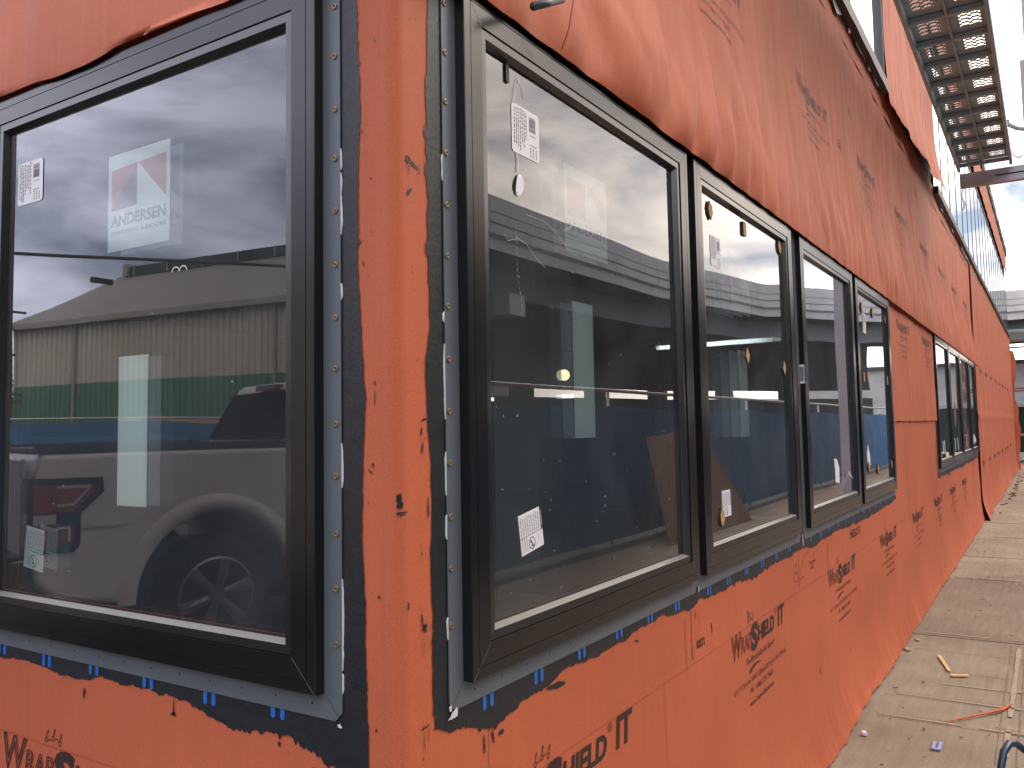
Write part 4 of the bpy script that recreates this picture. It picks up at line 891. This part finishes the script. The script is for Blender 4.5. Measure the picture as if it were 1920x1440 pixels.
# dark low buildings under and beyond the viaduct, closing the street side
def shed(name, a, b_, col, label, wins=True, roofc=(.1, .1, .1)):
    c = ((a[0]+b_[0])/2, (a[1]+b_[1])/2, 0); root = thing(name, c, label, 'building')
    MB().box((a[0], a[1], 0), (b_[0], b_[1], b_[2])).build('wall', mat('wall_paint', col, .8, var=(.7, .15)), root)
    MB().box((a[0]-.3, a[1]-.3, b_[2]+.002), (b_[0]+.3, b_[1]+.3, b_[2]+.35)).build('roof', mat('roof_dark', roofc, .7), root)
    if wins:
        n = int((b_[0]-a[0])/5)
        for k in range(n):
            x = a[0]+2+5*k; MB().box((x, b_[1]+.003, 1.2), (x+2.6, b_[1]+.06, 2.6)).build('shopfront_window', mat('shop_glass', (.02, .03, .04), .1, spec=.8), root)
    return root
ret = thing('retaining_wall', (0, -34, 0), 'dark concrete wall closing off the space beneath the viaduct', 'wall')
M_ret = mat('stained_concrete', (.10, .10, .10), .9, var=(.3, .3))
pw = path[:7]+[(80, -6.5)]
def strip_wall(za, zb, name):
    mb = MB(); rows = [[(x, y, z) for x, y in offs(pw, d)] for d, z in ((12, za), (12, zb), (12.5, zb), (12.5, za))]
    for a, b_ in zip(rows, rows[1:]):
        for i in range(len(a)-1): mb.quad(a[i], a[i+1], b_[i+1], b_[i])
    mb.build(name, M_ret, ret, recalc=False)
strip_wall(0, 3.9, 'lower_wall'); strip_wall(4.7, zd-2.3, 'upper_wall')
po = offs(pw, 12.25)
for (x0, y0), (x1, y1) in zip(po, po[1:]):
    n_ = max(1, int(math.hypot(x1-x0, y1-y0)/7))
    for k in range(n_):
        x, y = x0+(x1-x0)*k/n_, y0+(y1-y0)*k/n_; MB().box((x-1.6, y-.2, 3.902), (x+1.6, y+.2, 4.698)).build('pillar', M_ret, ret)
shed('brick_store', (-40, -62, 0), (-4, -48, 6.5), (.16, .09, .07), 'low brick store under the far side of the viaduct')
shed('grey_store', (2, -60, 0), (34, -47, 5.2), (.22, .21, .20), 'low grey store across the street beneath the viaduct')
shed('cream_store', (40, -58, 0), (75, -45, 6.0), (.45, .41, .33), 'cream painted store at the end of the row beyond the viaduct')
shed('white_store', (95, -22, 0), (130, 24, 7.0), (.7, .7, .68), 'white building behind the viaduct at the end of the street', False)
# van parked under the viaduct
def carbody(name, loc, rz, col, label):
    root = thing(name, loc, label, 'van', None, rz)
    pts = [(-2.4, .35), (-2.45, 1.0), (-2.35, 1.85), (-2.2, 1.98), (.9, 1.98), (1.35, 1.75), (1.75, 1.15), (2.45, .98), (2.55, .6), (2.5, .33), (1.95, .33), (1.85, .62), (1.55, .74), (1.25, .62), (1.15, .33), (-1.1, .33), (-1.2, .62), (-1.5, .74), (-1.8, .62), (-1.9, .33)]
    n = len(pts); mb = MB(); mb.add([(x, -.92, z) for x, z in pts]+[(x, .92, z) for x, z in pts], [tuple(range(n)), tuple(range(2*n-1, n-1, -1))]+[(i, (i+1) % n, n+(i+1) % n, n+i) for i in range(n)])
    o = mb.build('body', mat('van_paint', col, .3), root, local=True)
    o.location = (0, 0, 0)
    bv = o.modifiers.new('b', 'BEVEL'); bv.width = .05; bv.segments = 2; bv.limit_method = 'ANGLE'
    for y in (-.925, .925):
        mb = MB(); mb.add([(-2.0, y, 1.25), (1.45, y, 1.25), (1.15, y, 1.78), (-2.0, y, 1.78)], [(0, 1, 2, 3)]); o = mb.build('side_window', M_gasket, root, local=True); o.location = (0, 0, 0)
    for x in (-1.5, 1.55):
        for y in (-.85, .85):
            mb = MB(); mb.tube([(x, y-.1, .34), (x, y+.1, .34)], .34, 20); o = mb.build('wheel', M_gasket, root, local=True); o.location = (0, 0, 0)
carbody('parked_van', (38, -9.5, -.03), .05, (.7, .7, .7), 'white van parked across the street beyond the blue fence')
# dumpster and litter at the far end of the sidewalk
dump = thing('dumpster', (34.5, -1.7, 0), 'dark green dumpster beyond the far end of the wrapped wall', 'dumpster')
M_dg = mat('dumpster_green', (.012, .05, .035), .5)
mb = MB(); mb.hexa([(34, -3, .35), (36, -3, .35), (36, .9, .35), (34, .9, .35), (33.6, -3.1, 1.95), (36.2, -3.1, 1.95), (36.2, 1.0, 1.95), (33.6, 1.0, 1.95)]); mb.build('bin', M_dg, dump)
mb = MB(); mb.box((33.5, -3.15, 1.952), (36.3, 1.05, 2.06)); mb.build('lid', mat('pale_lid', (.45, .45, .43), .5), dump)
for y in (-2.6, .5):
    for x in (34.2, 35.8): mb = MB(); mb.tube([(x, y-.06, .12), (x, y+.06, .12)], .12, 14); mb.build('caster', M_gasket, dump)
mb = MB()
U = frange(0, 3.6, .15); V = []
for k, z in enumerate(U): V += [(28.62, -.02, z), (28.66+.08*n3(z*2, 0, 3), -.13-.10*n3(z*1.4, 0, 77)-.05*n3(z*5, 1, 7), z)]
mb.add(V, [(2*i, 2*i+1, 2*i+3, 2*i+2) for i in range(len(U)-1)]); mb.build('end_flap', M_wrap, building, smooth=True, recalc=False, label='loose bright orange flap at the far wall end')
sf = thing('far_scaffold', (31.5, -.6, 0), 'rusty scaffold tower beside the dumpster at the far wall end', 'scaffold')
M_rust = mat('rusty_pipe', (.25, .12, .09), .6)
for x in (30.2, 32.8):
    for y in (-1.6, .5):
        mb = MB(); mb.tube([(x, y, 0), (x, y, 4.4)], .05, 8); mb.build('upright', M_rust, sf)
for z in (1.0, 2.5, 4.0):
    for x in (30.2, 32.8): mb = MB(); mb.tube([(x, -1.55, z), (x, .45, z)], .03, 8); mb.build('ledger', M_rust, sf)
    mb = MB(); mb.tube([(30.25, -1.6, z), (32.75, -1.6, z)], .03, 8); mb.build('ledger', M_rust, sf)
mb = MB(); mb.box((30.1, -1.7, 4.3), (32.9, .6, 4.38)); mb.build('platform', M_galv, sf)
# ------------------------------------------------------------------ inside the room, seen through the glass
def lamp(loc, r, label, col, st):
    bm = bmesh.new(); bmesh.ops.create_uvsphere(bm, u_segments=20, v_segments=12, radius=r); me = bpy.data.meshes.new('bulb'); bm.to_mesh(me); bm.free(); me.materials.append(mat('lit_bulb', (.9, .8, .5), .4, emit=col, estr=st))
    root = thing('work_lamp', (loc[0], loc[1], loc[2]-r), label, 'lamp'); o = bpy.data.objects.new('bulb', me); COL.objects.link(o); o.parent = root; o.location = (0, 0, r)
    mb = MB(); mb.tube([(loc[0], loc[1], loc[2]+r*.9), (loc[0], loc[1], 2.94)], .006, 6); mb.build('cord', M_gasket, root)
lamp((4.04, 2.40, 2.23), .075, 'round yellow work lamp hanging inside behind the corner window', (1, .78, .25), 3.2)
lamp((6.74, 3.39, 2.06), .06, 'small warm lamp hanging deeper inside the room', (1, .8, .45), 3)
for k, (x, ya, yb, z) in enumerate(((10.2, .6, 3.75, 2.62), (9.5, 4.6, 6.2, 1.95))):
    root = thing('light_tube', (x, (ya+yb)/2, z), ['long white light tube under the ceiling inside, near the street windows', 'short dim light tube deep inside the room'][k], 'light')
    MB().box((x-.05, ya, z+.03), (x+.05, yb, z+.09)).build('housing', M_pipe, root)
    mb = MB(); mb.tube([(x, ya+.03, z), (x, yb-.03, z)], .028, 10); mb.build('tube', mat('lit_tube', (.9, .9, .9), .3, emit=(1, .97, .9), estr=(4.5, 2.2)[k]), root, smooth=True)
mb = MB(); mb.box((1.98, .9, .04), (2.20, 1.12, 2.94)); mb.build('interior_column', mat('pale_green_column', (.30, .34, .25), .7), building)
mb = MB(); mb.hexa([(1.70, .42, .04), (2.75, .34, .04), (2.75, .38, .04), (1.70, .46, .04), (1.92, .26, 1.62), (2.6, .22, 1.62), (2.6, .25, 1.62), (1.92, .29, 1.62)])
mb.build('cardboard_sheet', mat('brown_cardboard', (.34, .17, .09), .8, var=(2, .15)), None, label='brown cardboard sheet leaning behind the second window', cat='cardboard')
mb = MB()
for k, x in enumerate(frange(2.7, 6.2, .1)): pass
U = frange(2.85, 6.4, .08); V = []
for u in U: V += [(u, .40+.05*n3(u*3, 0, 5), .05), (u, .34+.04*n3(u*3.3, 1, 5), 1.60+.03*n3(u*2, 0, 9))]
mb.add(V, [(2*i, 2*i+2, 2*i+3, 2*i+1) for i in range(len(U)-1)]); mb.build('blue_tarp', mat('deep_blue_tarp', (.02, .09, .19), .5), None, smooth=True, recalc=False, label='dark blue tarp hung inside behind the third and fourth windows', cat='tarp')
mb = MB(); mb.box((.62, 1.4, .04), (1.05, 2.5, 1.5)); mb.build('blue_crate', mat('dark_blue_board', (.02, .07, .13), .6), None, label='dark blue board stack standing inside behind the corner window', cat='boards')
# ------------------------------------------------------------------ west side, reflected in the short wall's window
M_silver = mat('silver_truck_paint', (.80, .77, .78), .35, metal=.0, spec=.6, var=(1.5, .05))
C2 = Vector((1.09, -.95)); def_head = math.atan2(-.41, -.91)
truck = thing('pickup_truck', (-3.06, 4.88, 0), 'silver crew cab pickup truck parked facing away beside the short wall', 'pickup truck', None, math.atan2(-.30, -.95))
def tpart(mb, name, M, parent=truck, smooth=False, bevel=0, label=None):
    o = mb.build(name, M, None, local=True, smooth=smooth, label=label); o.parent = parent; o.location = (0, 0, 0)
    if bevel: b_ = o.modifiers.new('b', 'BEVEL'); b_.width = bevel; b_.segments = 3; b_.limit_method = 'ANGLE'; b_.angle_limit = radians(40)
    return o
def arch(cx, r, n=12, z0=.42): return [(cx-r*cos(pi*k/n), max(z0, .40+r*sin(pi*k/n))) for k in range(n+1)]
prof = [(-1.12, .62), (-1.13, 1.30), (-1.10, 1.395), (.86, 1.40), (3.35, 1.40), (3.6, 1.36), (4.5, 1.27), (4.72, 1.15), (4.76, .60), (4.70, .48)]
prof += [(3.68+.50*cos(pi*k/12), .42+.52*sin(pi*k/12)) for k in range(13)]
prof += [(.50*cos(pi*k/12)*1.04, .42+.54*sin(pi*k/12)) for k in range(13)] + [(-1.0, .50)]
n = len(prof); mb = MB()
for (ya, yb) in ((.94, 1.0),):
    pass
def bodyring(y, dz=0, inset=0): return [(x, y, z) for x, z in prof]
layers = [-1.0, 1.0]
mb.add([(x, -1.0, z) for x, z in prof]+[(x, 1.0, z) for x, z in prof], [tuple(range(n)), tuple(range(2*n-1, n-1, -1))]+[(i, (i+1) % n, n+(i+1) % n, n+i) for i in range(n)])
tpart(mb, 'body', M_silver, bevel=.035)
for sy in (-1, 1):   # flared arches, crease, sill
    for cx in (0, 3.68):
        mb = MB(); k_ = 18; V = []
        for k in range(k_+1):
            a = pi*k/k_; V += [(cx+.53*cos(a), sy*1.0, .42+.56*sin(a)), (cx+.535*cos(a), sy*1.022, .42+.565*sin(a)), (cx+.60*cos(a), sy*1.020, .42+.63*sin(a)), (cx+.64*cos(a), sy*1.001, .42+.67*sin(a))]
        mb.add(V, [(4*i+j, 4*i+j+1, 4*i+5+j, 4*i+4+j) for i in range(k_) for j in range(3)]); tpart(mb, 'wheel_arch', M_silver, smooth=True)
    mb = MB(); mb.add([(-.95, sy*1.001, .93), (-.6, sy*1.018, .93), (-.6, sy*1.018, .985), (-.95, sy*1.001, .96)], [(0, 1, 2, 3)]); mb.add([(.65, sy*1.014, .90), (3.0, sy*1.014, .90), (3.0, sy*1.001, .96), (.65, sy*1.001, .96)], [(0, 1, 2, 3)]); tpart(mb, 'crease', M_silver)
    mb = MB(); mb.hexa([(-1.12, sy*.90, 1.398), (.56, sy*.90, 1.398), (.56, sy*.99, 1.398), (-1.12, sy*.99, 1.398), (-1.12, sy*.91, 1.445), (.56, sy*.91, 1.445), (.56, sy*.98, 1.445), (-1.12, sy*.98, 1.445)]); tpart(mb, 'bed_rail', M_gasket)
mb = MB(); mb.box((-1.08, -.88, 1.402), (.55, .88, 1.425)); tpart(mb, 'tonneau', M_gasket)
# cab
mb = MB(); mb.hexa([(.60, -.93, 1.395), (3.25, -.93, 1.395), (3.25, .93, 1.395), (.60, .93, 1.395), (.88, -.78, 1.93), (2.35, -.76, 1.94), (2.35, .76, 1.94), (.88, .78, 1.93)]); tpart(mb, 'cab', M_silver, bevel=.06)
mb = MB(); mb.add([(.70, -.84, 1.45), (.70, .84, 1.45), (.90, .74, 1.85), (.90, -.74, 1.85)], [(0, 1, 2, 3)]); o = tpart(mb, 'rear_window', mat('tinted_glass', (.008, .010, .014), .5, spec=0)); o.location = (-.095, 0, .0)
M_tint = o.data.materials[0]
for sy in (-1, 1):
    mb = MB()
    for xa, xb, ta, tb in ((.82, 1.75, 1.06, 1.75), (1.83, 2.90, 1.83, 2.3)):
        mb.add([(xa, sy*.93, 1.46), (xb, sy*.93, 1.46), (tb, sy*.785, 1.82), (ta, sy*.785, 1.82)], [(0, 1, 2, 3)])
    tpart(mb, 'side_window', M_tint)
mb = MB(); mb.box((.79, -.20, 1.86), (.87, .20, 1.905)); tpart(mb, 'brake_lamp', mat('red_lens', (.20, .02, .018), .2, spec=.7))
M_rl = bpy.data.materials['red_lens']; M_or = mat('orange_lens', (.34, .06, .035), .2, spec=.7); M_cl = mat('clear_lens', (.6, .58, .58), .2, spec=.7)
mb = MB(); mb.box((-1.165, -.80, .70), (-1.132, .80, 1.37)); tpart(mb, 'tailgate', M_silver, bevel=.02)
for sy in (-1, 1):
    T_ = None
    mb = MB()   # dark surround: wraps the corner
    S = [(-1.15, 1.34), (-.74, 1.33), (-.73, 1.24), (-.86, 1.12), (-.86, .92), (-.90, .88), (-1.15, .88)]
    k_ = len(S); mb.add([(x, sy*1.004, z) for x, z in S]+[(x, sy*1.016, z) for x, z in S], [tuple(range(k_, 2*k_))]+[(i, (i+1) % k_, k_+(i+1) % k_, k_+i) for i in range(k_)])
    mb.box((-1.16, min(sy*.83, sy*1.016), .88), (-1.134, max(sy*.83, sy*1.016), 1.34)); lampo = tpart(mb, 'tail_lamp', M_gasket); lampo.location = (0, 0, -.09)
    mb = MB(); y = sy*1.020
    mb.add([(-1.13, y, 1.30), (-.80, y, 1.295), (-.79, y, 1.24), (-.91, y, 1.13), (-1.13, y, 1.13)], [(0, 1, 2, 3, 4)]); mb.box((-1.168, min(sy*.85, sy*1.0), 1.13), (-1.1605, max(sy*.85, sy*1.0), 1.30)); tpart(mb, 'upper_lens', M_or, lampo)
    mb = MB(); mb.add([(-1.13, y, 1.05), (-.89, y, 1.05), (-.89, y, .93), (-1.13, y, .93)], [(0, 1, 2, 3)]); mb.box((-1.168, min(sy*.85, sy*1.0), .92), (-1.1605, max(sy*.85, sy*1.0), 1.05)); tpart(mb, 'lower_lens', M_rl, lampo)
    mb = MB(); mb.add([(-1.13, y, 1.12), (-1.0, y, 1.12), (-1.0, y, 1.06), (-1.13, y, 1.06)], [(0, 1, 2, 3)]); mb.box((-1.168, min(sy*.85, sy*1.0), 1.055), (-1.1605, max(sy*.85, sy*1.0), 1.125)); tpart(mb, 'reversing_lens', M_cl, lampo)
    mb = MB(); y2 = sy*1.023
    for a in ([(-1.0, 1.29), (-.81, 1.285), (-.81, 1.27), (-1.0, 1.275)], [(-.825, 1.27), (-.81, 1.27), (-.90, 1.165), (-.92, 1.17)], [(-1.0, 1.18), (-.90, 1.18), (-.91, 1.165), (-1.0, 1.165)], [(-1.0, 1.04), (-.92, 1.04), (-.92, 1.027), (-1.0, 1.027)], [(-.933, 1.03), (-.92, 1.03), (-.92, .95), (-.933, .95)]):
        mb.add([(x, y2, z) for x, z in a], [(0, 1, 2, 3)])
    tpart(mb, 'light_guide', M_cl, lampo)
mb = MB(); mb.hexa([(-1.32, -.92, .52), (-1.14, -.98, .52), (-1.14, .98, .52), (-1.32, .92, .52), (-1.33, -.90, .74), (-1.14, -.99, .76), (-1.14, .99, .76), (-1.33, .90, .74)]); tpart(mb, 'bumper', mat('dark_chrome', (.18, .17, .16), .25, metal=.8), bevel=.03)
mb = MB(); mb.box((-1.33, -.9, .742), (-1.145, .9, .775)); tpart(mb, 'bumper_step', M_gasket)
mb = MB(); mb.tube([(.56, 1.003, 1.12), (.56, 1.012, 1.12)], .085, 24); tpart(mb, 'fuel_door', M_silver)
M_tyre = mat('tyre_rubber', (.012, .012, .013), .8); M_rim = mat('alloy_rim', (.35, .35, .36), .3, metal=.7)
for cx in (0, 3.68):
    for sy in (-1, 1):
        mb = MB(); mb.tube([(cx, sy*.72, .40), (cx, sy*.73, .40), (cx, sy*.97, .40), (cx, sy*.985, .40)], [.37, .395, .395, .36], 36); W_ = tpart(mb, 'wheel', M_tyre, smooth=False)
        mb = MB(); y = sy*.99; nn = 36
        mb.add([(cx+r*cos(2*pi*k/nn), yy, .40+r*sin(2*pi*k/nn)) for r, yy in ((.262, y), (.245, y+sy*.006), (.235, y-sy*.03)) for k in range(nn)], [(r*nn+k, r*nn+(k+1) % nn, (r+1)*nn+(k+1) % nn, (r+1)*nn+k) for r in range(2) for k in range(nn)])
        for k in range(6):
            a = 2*pi*k/6+.25
            def P2(r, da, yy): return (cx+r*cos(a+da), yy, .40+r*sin(a+da))
            mb.add([P2(.05, -.6, y-sy*.004), P2(.05, .6, y-sy*.004), P2(.245, .17, y+sy*.004), P2(.245, -.17, y+sy*.004), P2(.05, 0, y+sy*.006), P2(.245, 0, y+sy*.012)], [(0, 4, 5, 3), (4, 1, 2, 5)])
        mb.add([(cx+.06*cos(2*pi*k/16), y+sy*.010, .40+.06*sin(2*pi*k/16)) for k in range(16)], [tuple(range(16))])
        tpart(mb, 'rim', M_rim, W_)
        mb = MB(); mb.add([(cx+.24*cos(2*pi*k/nn), y-sy*.028, .40+.24*sin(2*pi*k/nn)) for k in range(nn)], [tuple(range(nn))]); tpart(mb, 'brake_disc', M_gasket, W_)
mb = MB(); mb.box((-.9, -.85, .30), (4.5, .85, .62)); tpart(mb, 'underbody', M_gasket)
# blue fence west
AZ = lambda deg, dist: (C2.x-dist*sin(radians(deg)), C2.y+dist*cos(radians(deg)), 0)
fence('west_fence', AZ(8, 19.5), AZ(60, 25.5), 1.86, 'blue screened fence in front of the warehouse, west of the building', sag=.10)
# lumber on the fence line
mb = MB(); p = AZ(36.5, 24.5)
lum = thing('lumber_stack', p, 'stack of pale lumber behind the blue fence', 'lumber')
for r in range(3):
    for k in range(5): mb = MB(); mb.box((p[0]-2.0+random.uniform(-.1, .1), p[1]-.5+.22*k, 1.52+.15*r), (p[0]+1.6+random.uniform(-.1, .1), p[1]-.3+.22*k, 1.66+.15*r)); mb.build('board', M_wood, lum)
mb = MB(); mb.box((p[0]-1.7, p[1]-.5, 0), (p[0]+1.4, p[1]+.6, 1.51)); mb.build('trestle', M_owood, lum)
# warehouse
nv = Vector((-sin(radians(83.2)), cos(radians(83.2)), 0)); tv = Vector((nv.y, -nv.x, 0))   # tv points along the facade to the north
if tv.y < 0: tv = -tv
O = Vector((C2.x, C2.y, 0))
def WP(d, s, z): return tuple(O+nv*d+tv*s+Vector((0, 0, z)))
wh = thing('warehouse', WP(36, 15, 0), 'long metal warehouse with beige upper siding, green lower band and grey roof', 'warehouse')
def siding(name, col, z0, z1, parent):
    mb = MB(); V = []; S = []; s = -45.0
    while s < 47.4: S += [(s, 0), (s+.07, 0), (s+.10, .10), (s+.24, .10), (s+.27, 0)]; s += .42
    S.append((47.4, 0))
    for a, dd in S: V += [WP(31.7-dd, a, z0), WP(31.7-dd, a, z1)]
    mb.add(V, [(2*i, 2*i+2, 2*i+3, 2*i+1) for i in range(len(S)-1)])
    mb.quad(WP(31.7, 47.4, z0), WP(47.5, 47.4, z0), WP(47.5, 47.4, z1), WP(31.7, 47.4, z1))
    return mb.build(name, mat(name+'_paint', col, .55, var=(.25, .08)), parent, recalc=False)
siding('green_band', (.07, .22, .15), 0, 4.4, wh); siding('beige_siding', (.56, .53, .47), 4.404, 7.9, wh)
M_roofg = mat('grey_roofing', (.25, .23, .22), .6, var=(.3, .1))
mb = MB(); mb.quad(WP(31.3, -45, 7.95), WP(31.3, 47.8, 7.95), WP(39.6, 47.8, 12.3), WP(39.6, -45, 12.3)); mb.quad(WP(39.6, -45, 12.3), WP(39.6, 47.8, 12.3), WP(47.9, 47.8, 7.95), WP(47.9, -45, 7.95)); mb.build('roof', M_roofg, wh, recalc=False)
mb = MB(); mb.add([WP(31.7, 47.4, 7.9), WP(47.5, 47.4, 7.9), WP(39.6, 47.4, 12.1)], [(0, 1, 2)]); mb.build('gable', bpy.data.materials['beige_siding_paint'], wh)
mb = MB(); mb.hexa([WP(31.1, -45, 7.7), WP(31.32, -45, 7.7), WP(31.32, 47.9, 7.7), WP(31.1, 47.9, 7.7), WP(31.1, -45, 8.0), WP(31.32, -45, 8.0), WP(31.32, 47.9, 8.0), WP(31.1, 47.9, 8.0)]); mb.build('gutter', mat('gutter_grey', (.33, .31, .29), .5), wh)
mb = MB(); mb.hexa([WP(38.9, -45, 12.0), WP(40.3, -45, 12.0), WP(40.3, 46.5, 12.0), WP(38.9, 46.5, 12.0), WP(38.9, -45, 12.62), WP(40.3, -45, 12.62), WP(40.3, 46.5, 12.62), WP(38.9, 46.5, 12.62)])
rv = mb.build('ridge_vent', mat('dark_green_vent', (.012, .04, .03), .6), wh)
mb = MB()
for s in frange(-44, 46, 3.0): mb.hexa([WP(38.84, s, 12.0), WP(38.89, s, 12.0), WP(38.89, s+.08, 12.0), WP(38.84, s+.08, 12.0), WP(38.84, s, 12.66), WP(38.89, s, 12.66), WP(38.89, s+.08, 12.66), WP(38.84, s+.08, 12.66)])
mb.hexa([WP(38.7, 46.5, 12.0), WP(40.5, 46.5, 12.0), WP(40.5, 46.9, 12.0), WP(38.7, 46.9, 12.0), WP(38.7, 46.5, 12.8), WP(40.5, 46.5, 12.8), WP(40.5, 46.9, 12.8), WP(38.7, 46.9, 12.8)])
mb.build('vent_rib', bpy.data.materials['gutter_grey'], rv)
for s in (42.0, 27.6, 12, -3, -18):
    mb = MB(); mb.tube([WP(31.5, s, 0), WP(31.5, s, 7.69)], .09, 8); mb.build('downpipe', bpy.data.materials['gutter_grey'], wh)
# utility pole, wires, shrubs and houses beyond
M_pole = mat('creosote_pole', (.05, .035, .03), .9)
pp = Vector(AZ(26.75, 56)); pole = thing('utility_pole', pp, 'tall dark utility pole with crossarms at the warehouse corner', 'utility pole')
mb = MB(); mb.tube([pp, pp+Vector((0, 0, 9.9))], [.22, .14], 10); mb.build('shaft', M_pole, pole)
for z, l in ((8.7, .9), (7.8, .7), (6.2, .3), (3.9, 1.6), (3.5, 1.6)):
    mb = MB(); mb.box((pp.x-l, pp.y-.08, z), (pp.x+l*.7, pp.y+.08, z+.12)); mb.build('crossarm', M_pole, pole)
wires = [((-60, 20, 9.0), (30, 62, 9.0), .3)]
def wire(a, b_, sag, r, label):
    P = [Vector(a).lerp(Vector(b_), k/24)-Vector((0, 0, sag*4*(k/24)*(1-k/24))) for k in range(25)]
    mb = MB(); mb.tube(P, r, 5); return mb.build('overhead_wire', M_gasket, None, smooth=True, label=label, cat='wire')
a = Vector(AZ(12, 20)); b_ = Vector(AZ(62, 20.0)); a.z = b_.z = 4.95
wire(a, b_, -.05, .035, 'thick overhead cable with a small splice box crossing before the warehouse')
q_ = Vector(AZ(31.5, 18.3)); mb = MB(); mb.box((q_.x-.22, q_.y-.04, 4.50), (q_.x+.22, q_.y+.06, 4.60)); mb.build('splice_box', M_gasket, None, label='small dark splice box hanging on the overhead cable', cat='cable box')
for k, z in enumerate((8.75, 7.85, 6.25)): wire((pp.x, pp.y, z), (pp.x+30, pp.y+24, z+.4), .6, .02, ['topmost', 'middle', 'lowest'][k]+' thin wire running from the utility pole')
for k, (dg, ds, hh, wd, col) in enumerate(((25.0, 74, 4.2, 8, (.5, .48, .45)), (22.5, 70, 6, 9, (.25, .16, .13)), (16, 62, 5, 12, (.45, .4, .33)))):
    p = AZ(dg, ds); shed('far_house', (p[0]-wd/2, p[1], 0), (p[0]+wd/2, p[1]+7, hh), col, ['pale low house behind the utility pole', 'brown brick house left of the utility pole', 'tan house farther north of the warehouse'][k], False)
def tree(p, h, r, sd, label):
    R = random.Random(sd); root = thing('tree', p, label, 'tree')
    mb = MB(); mb.tube([Vector(p), Vector(p)+Vector((.1, 0, h*.5)), Vector(p)+Vector((0, .1, h*.85))], [.22, .14, .05], 8)
    for k in range(6):
        a = R.uniform(0, 6.28); mb.tube([Vector(p)+Vector((0, 0, h*(.35+.08*k))), Vector(p)+Vector((cos(a)*r*.6, sin(a)*r*.6, h*(.55+.06*k)))], [.08, .02], 6)
    mb.build('trunk', M_pole, root)
    mb = MB()
    cl = [(R.gauss(0, r*.4), R.gauss(0, r*.4), h*R.uniform(.42, .98), R.uniform(.5, 1.1)) for _ in range(26)]
    for _ in range(2600):
        c = R.choice(cl); v = Vector((R.gauss(0, 1), R.gauss(0, 1), R.gauss(0, .8))).normalized()*c[3]*R.uniform(.55, 1); q = Vector(p)+Vector(c[:3])+v; s_ = R.uniform(.06, .14)
        a = Vector((R.gauss(0, 1), R.gauss(0, 1), R.gauss(0, 1))).normalized(); b_ = a.orthogonal().normalized(); c_ = a.cross(b_)
        mb.quad(q-b_*s_, q-c_*s_*.6, q+b_*s_, q+c_*s_*.6)
    mb.build('crown', mat('leaves', (.06, .085, .03), .6, var=(1.2, .5)), root, recalc=False)
tree(AZ(25.6, 60), 5.0, 1.6, 3, 'small leafy tree left of the utility pole'); tree(AZ(20, 50), 6, 2.2, 5, 'broad tree north of the warehouse')
# groups for kinds that repeat
GR = {'wood_chip': 'pale wood chips on the sidewalk', 'far_house': 'far houses beyond the warehouse', 'overhead_wire': 'overhead wires', 'chain': 'chains on the scaffold',
      'work_lamp': 'lamps hanging inside', 'light_tube': 'light tubes inside', 'tree': 'trees beyond the fence'}
for o in list(bpy.data.objects):
    k = o.name.split('.')[0]
    if o.parent is None and k in GR and 'group' not in o: o['group'] = GR[k]
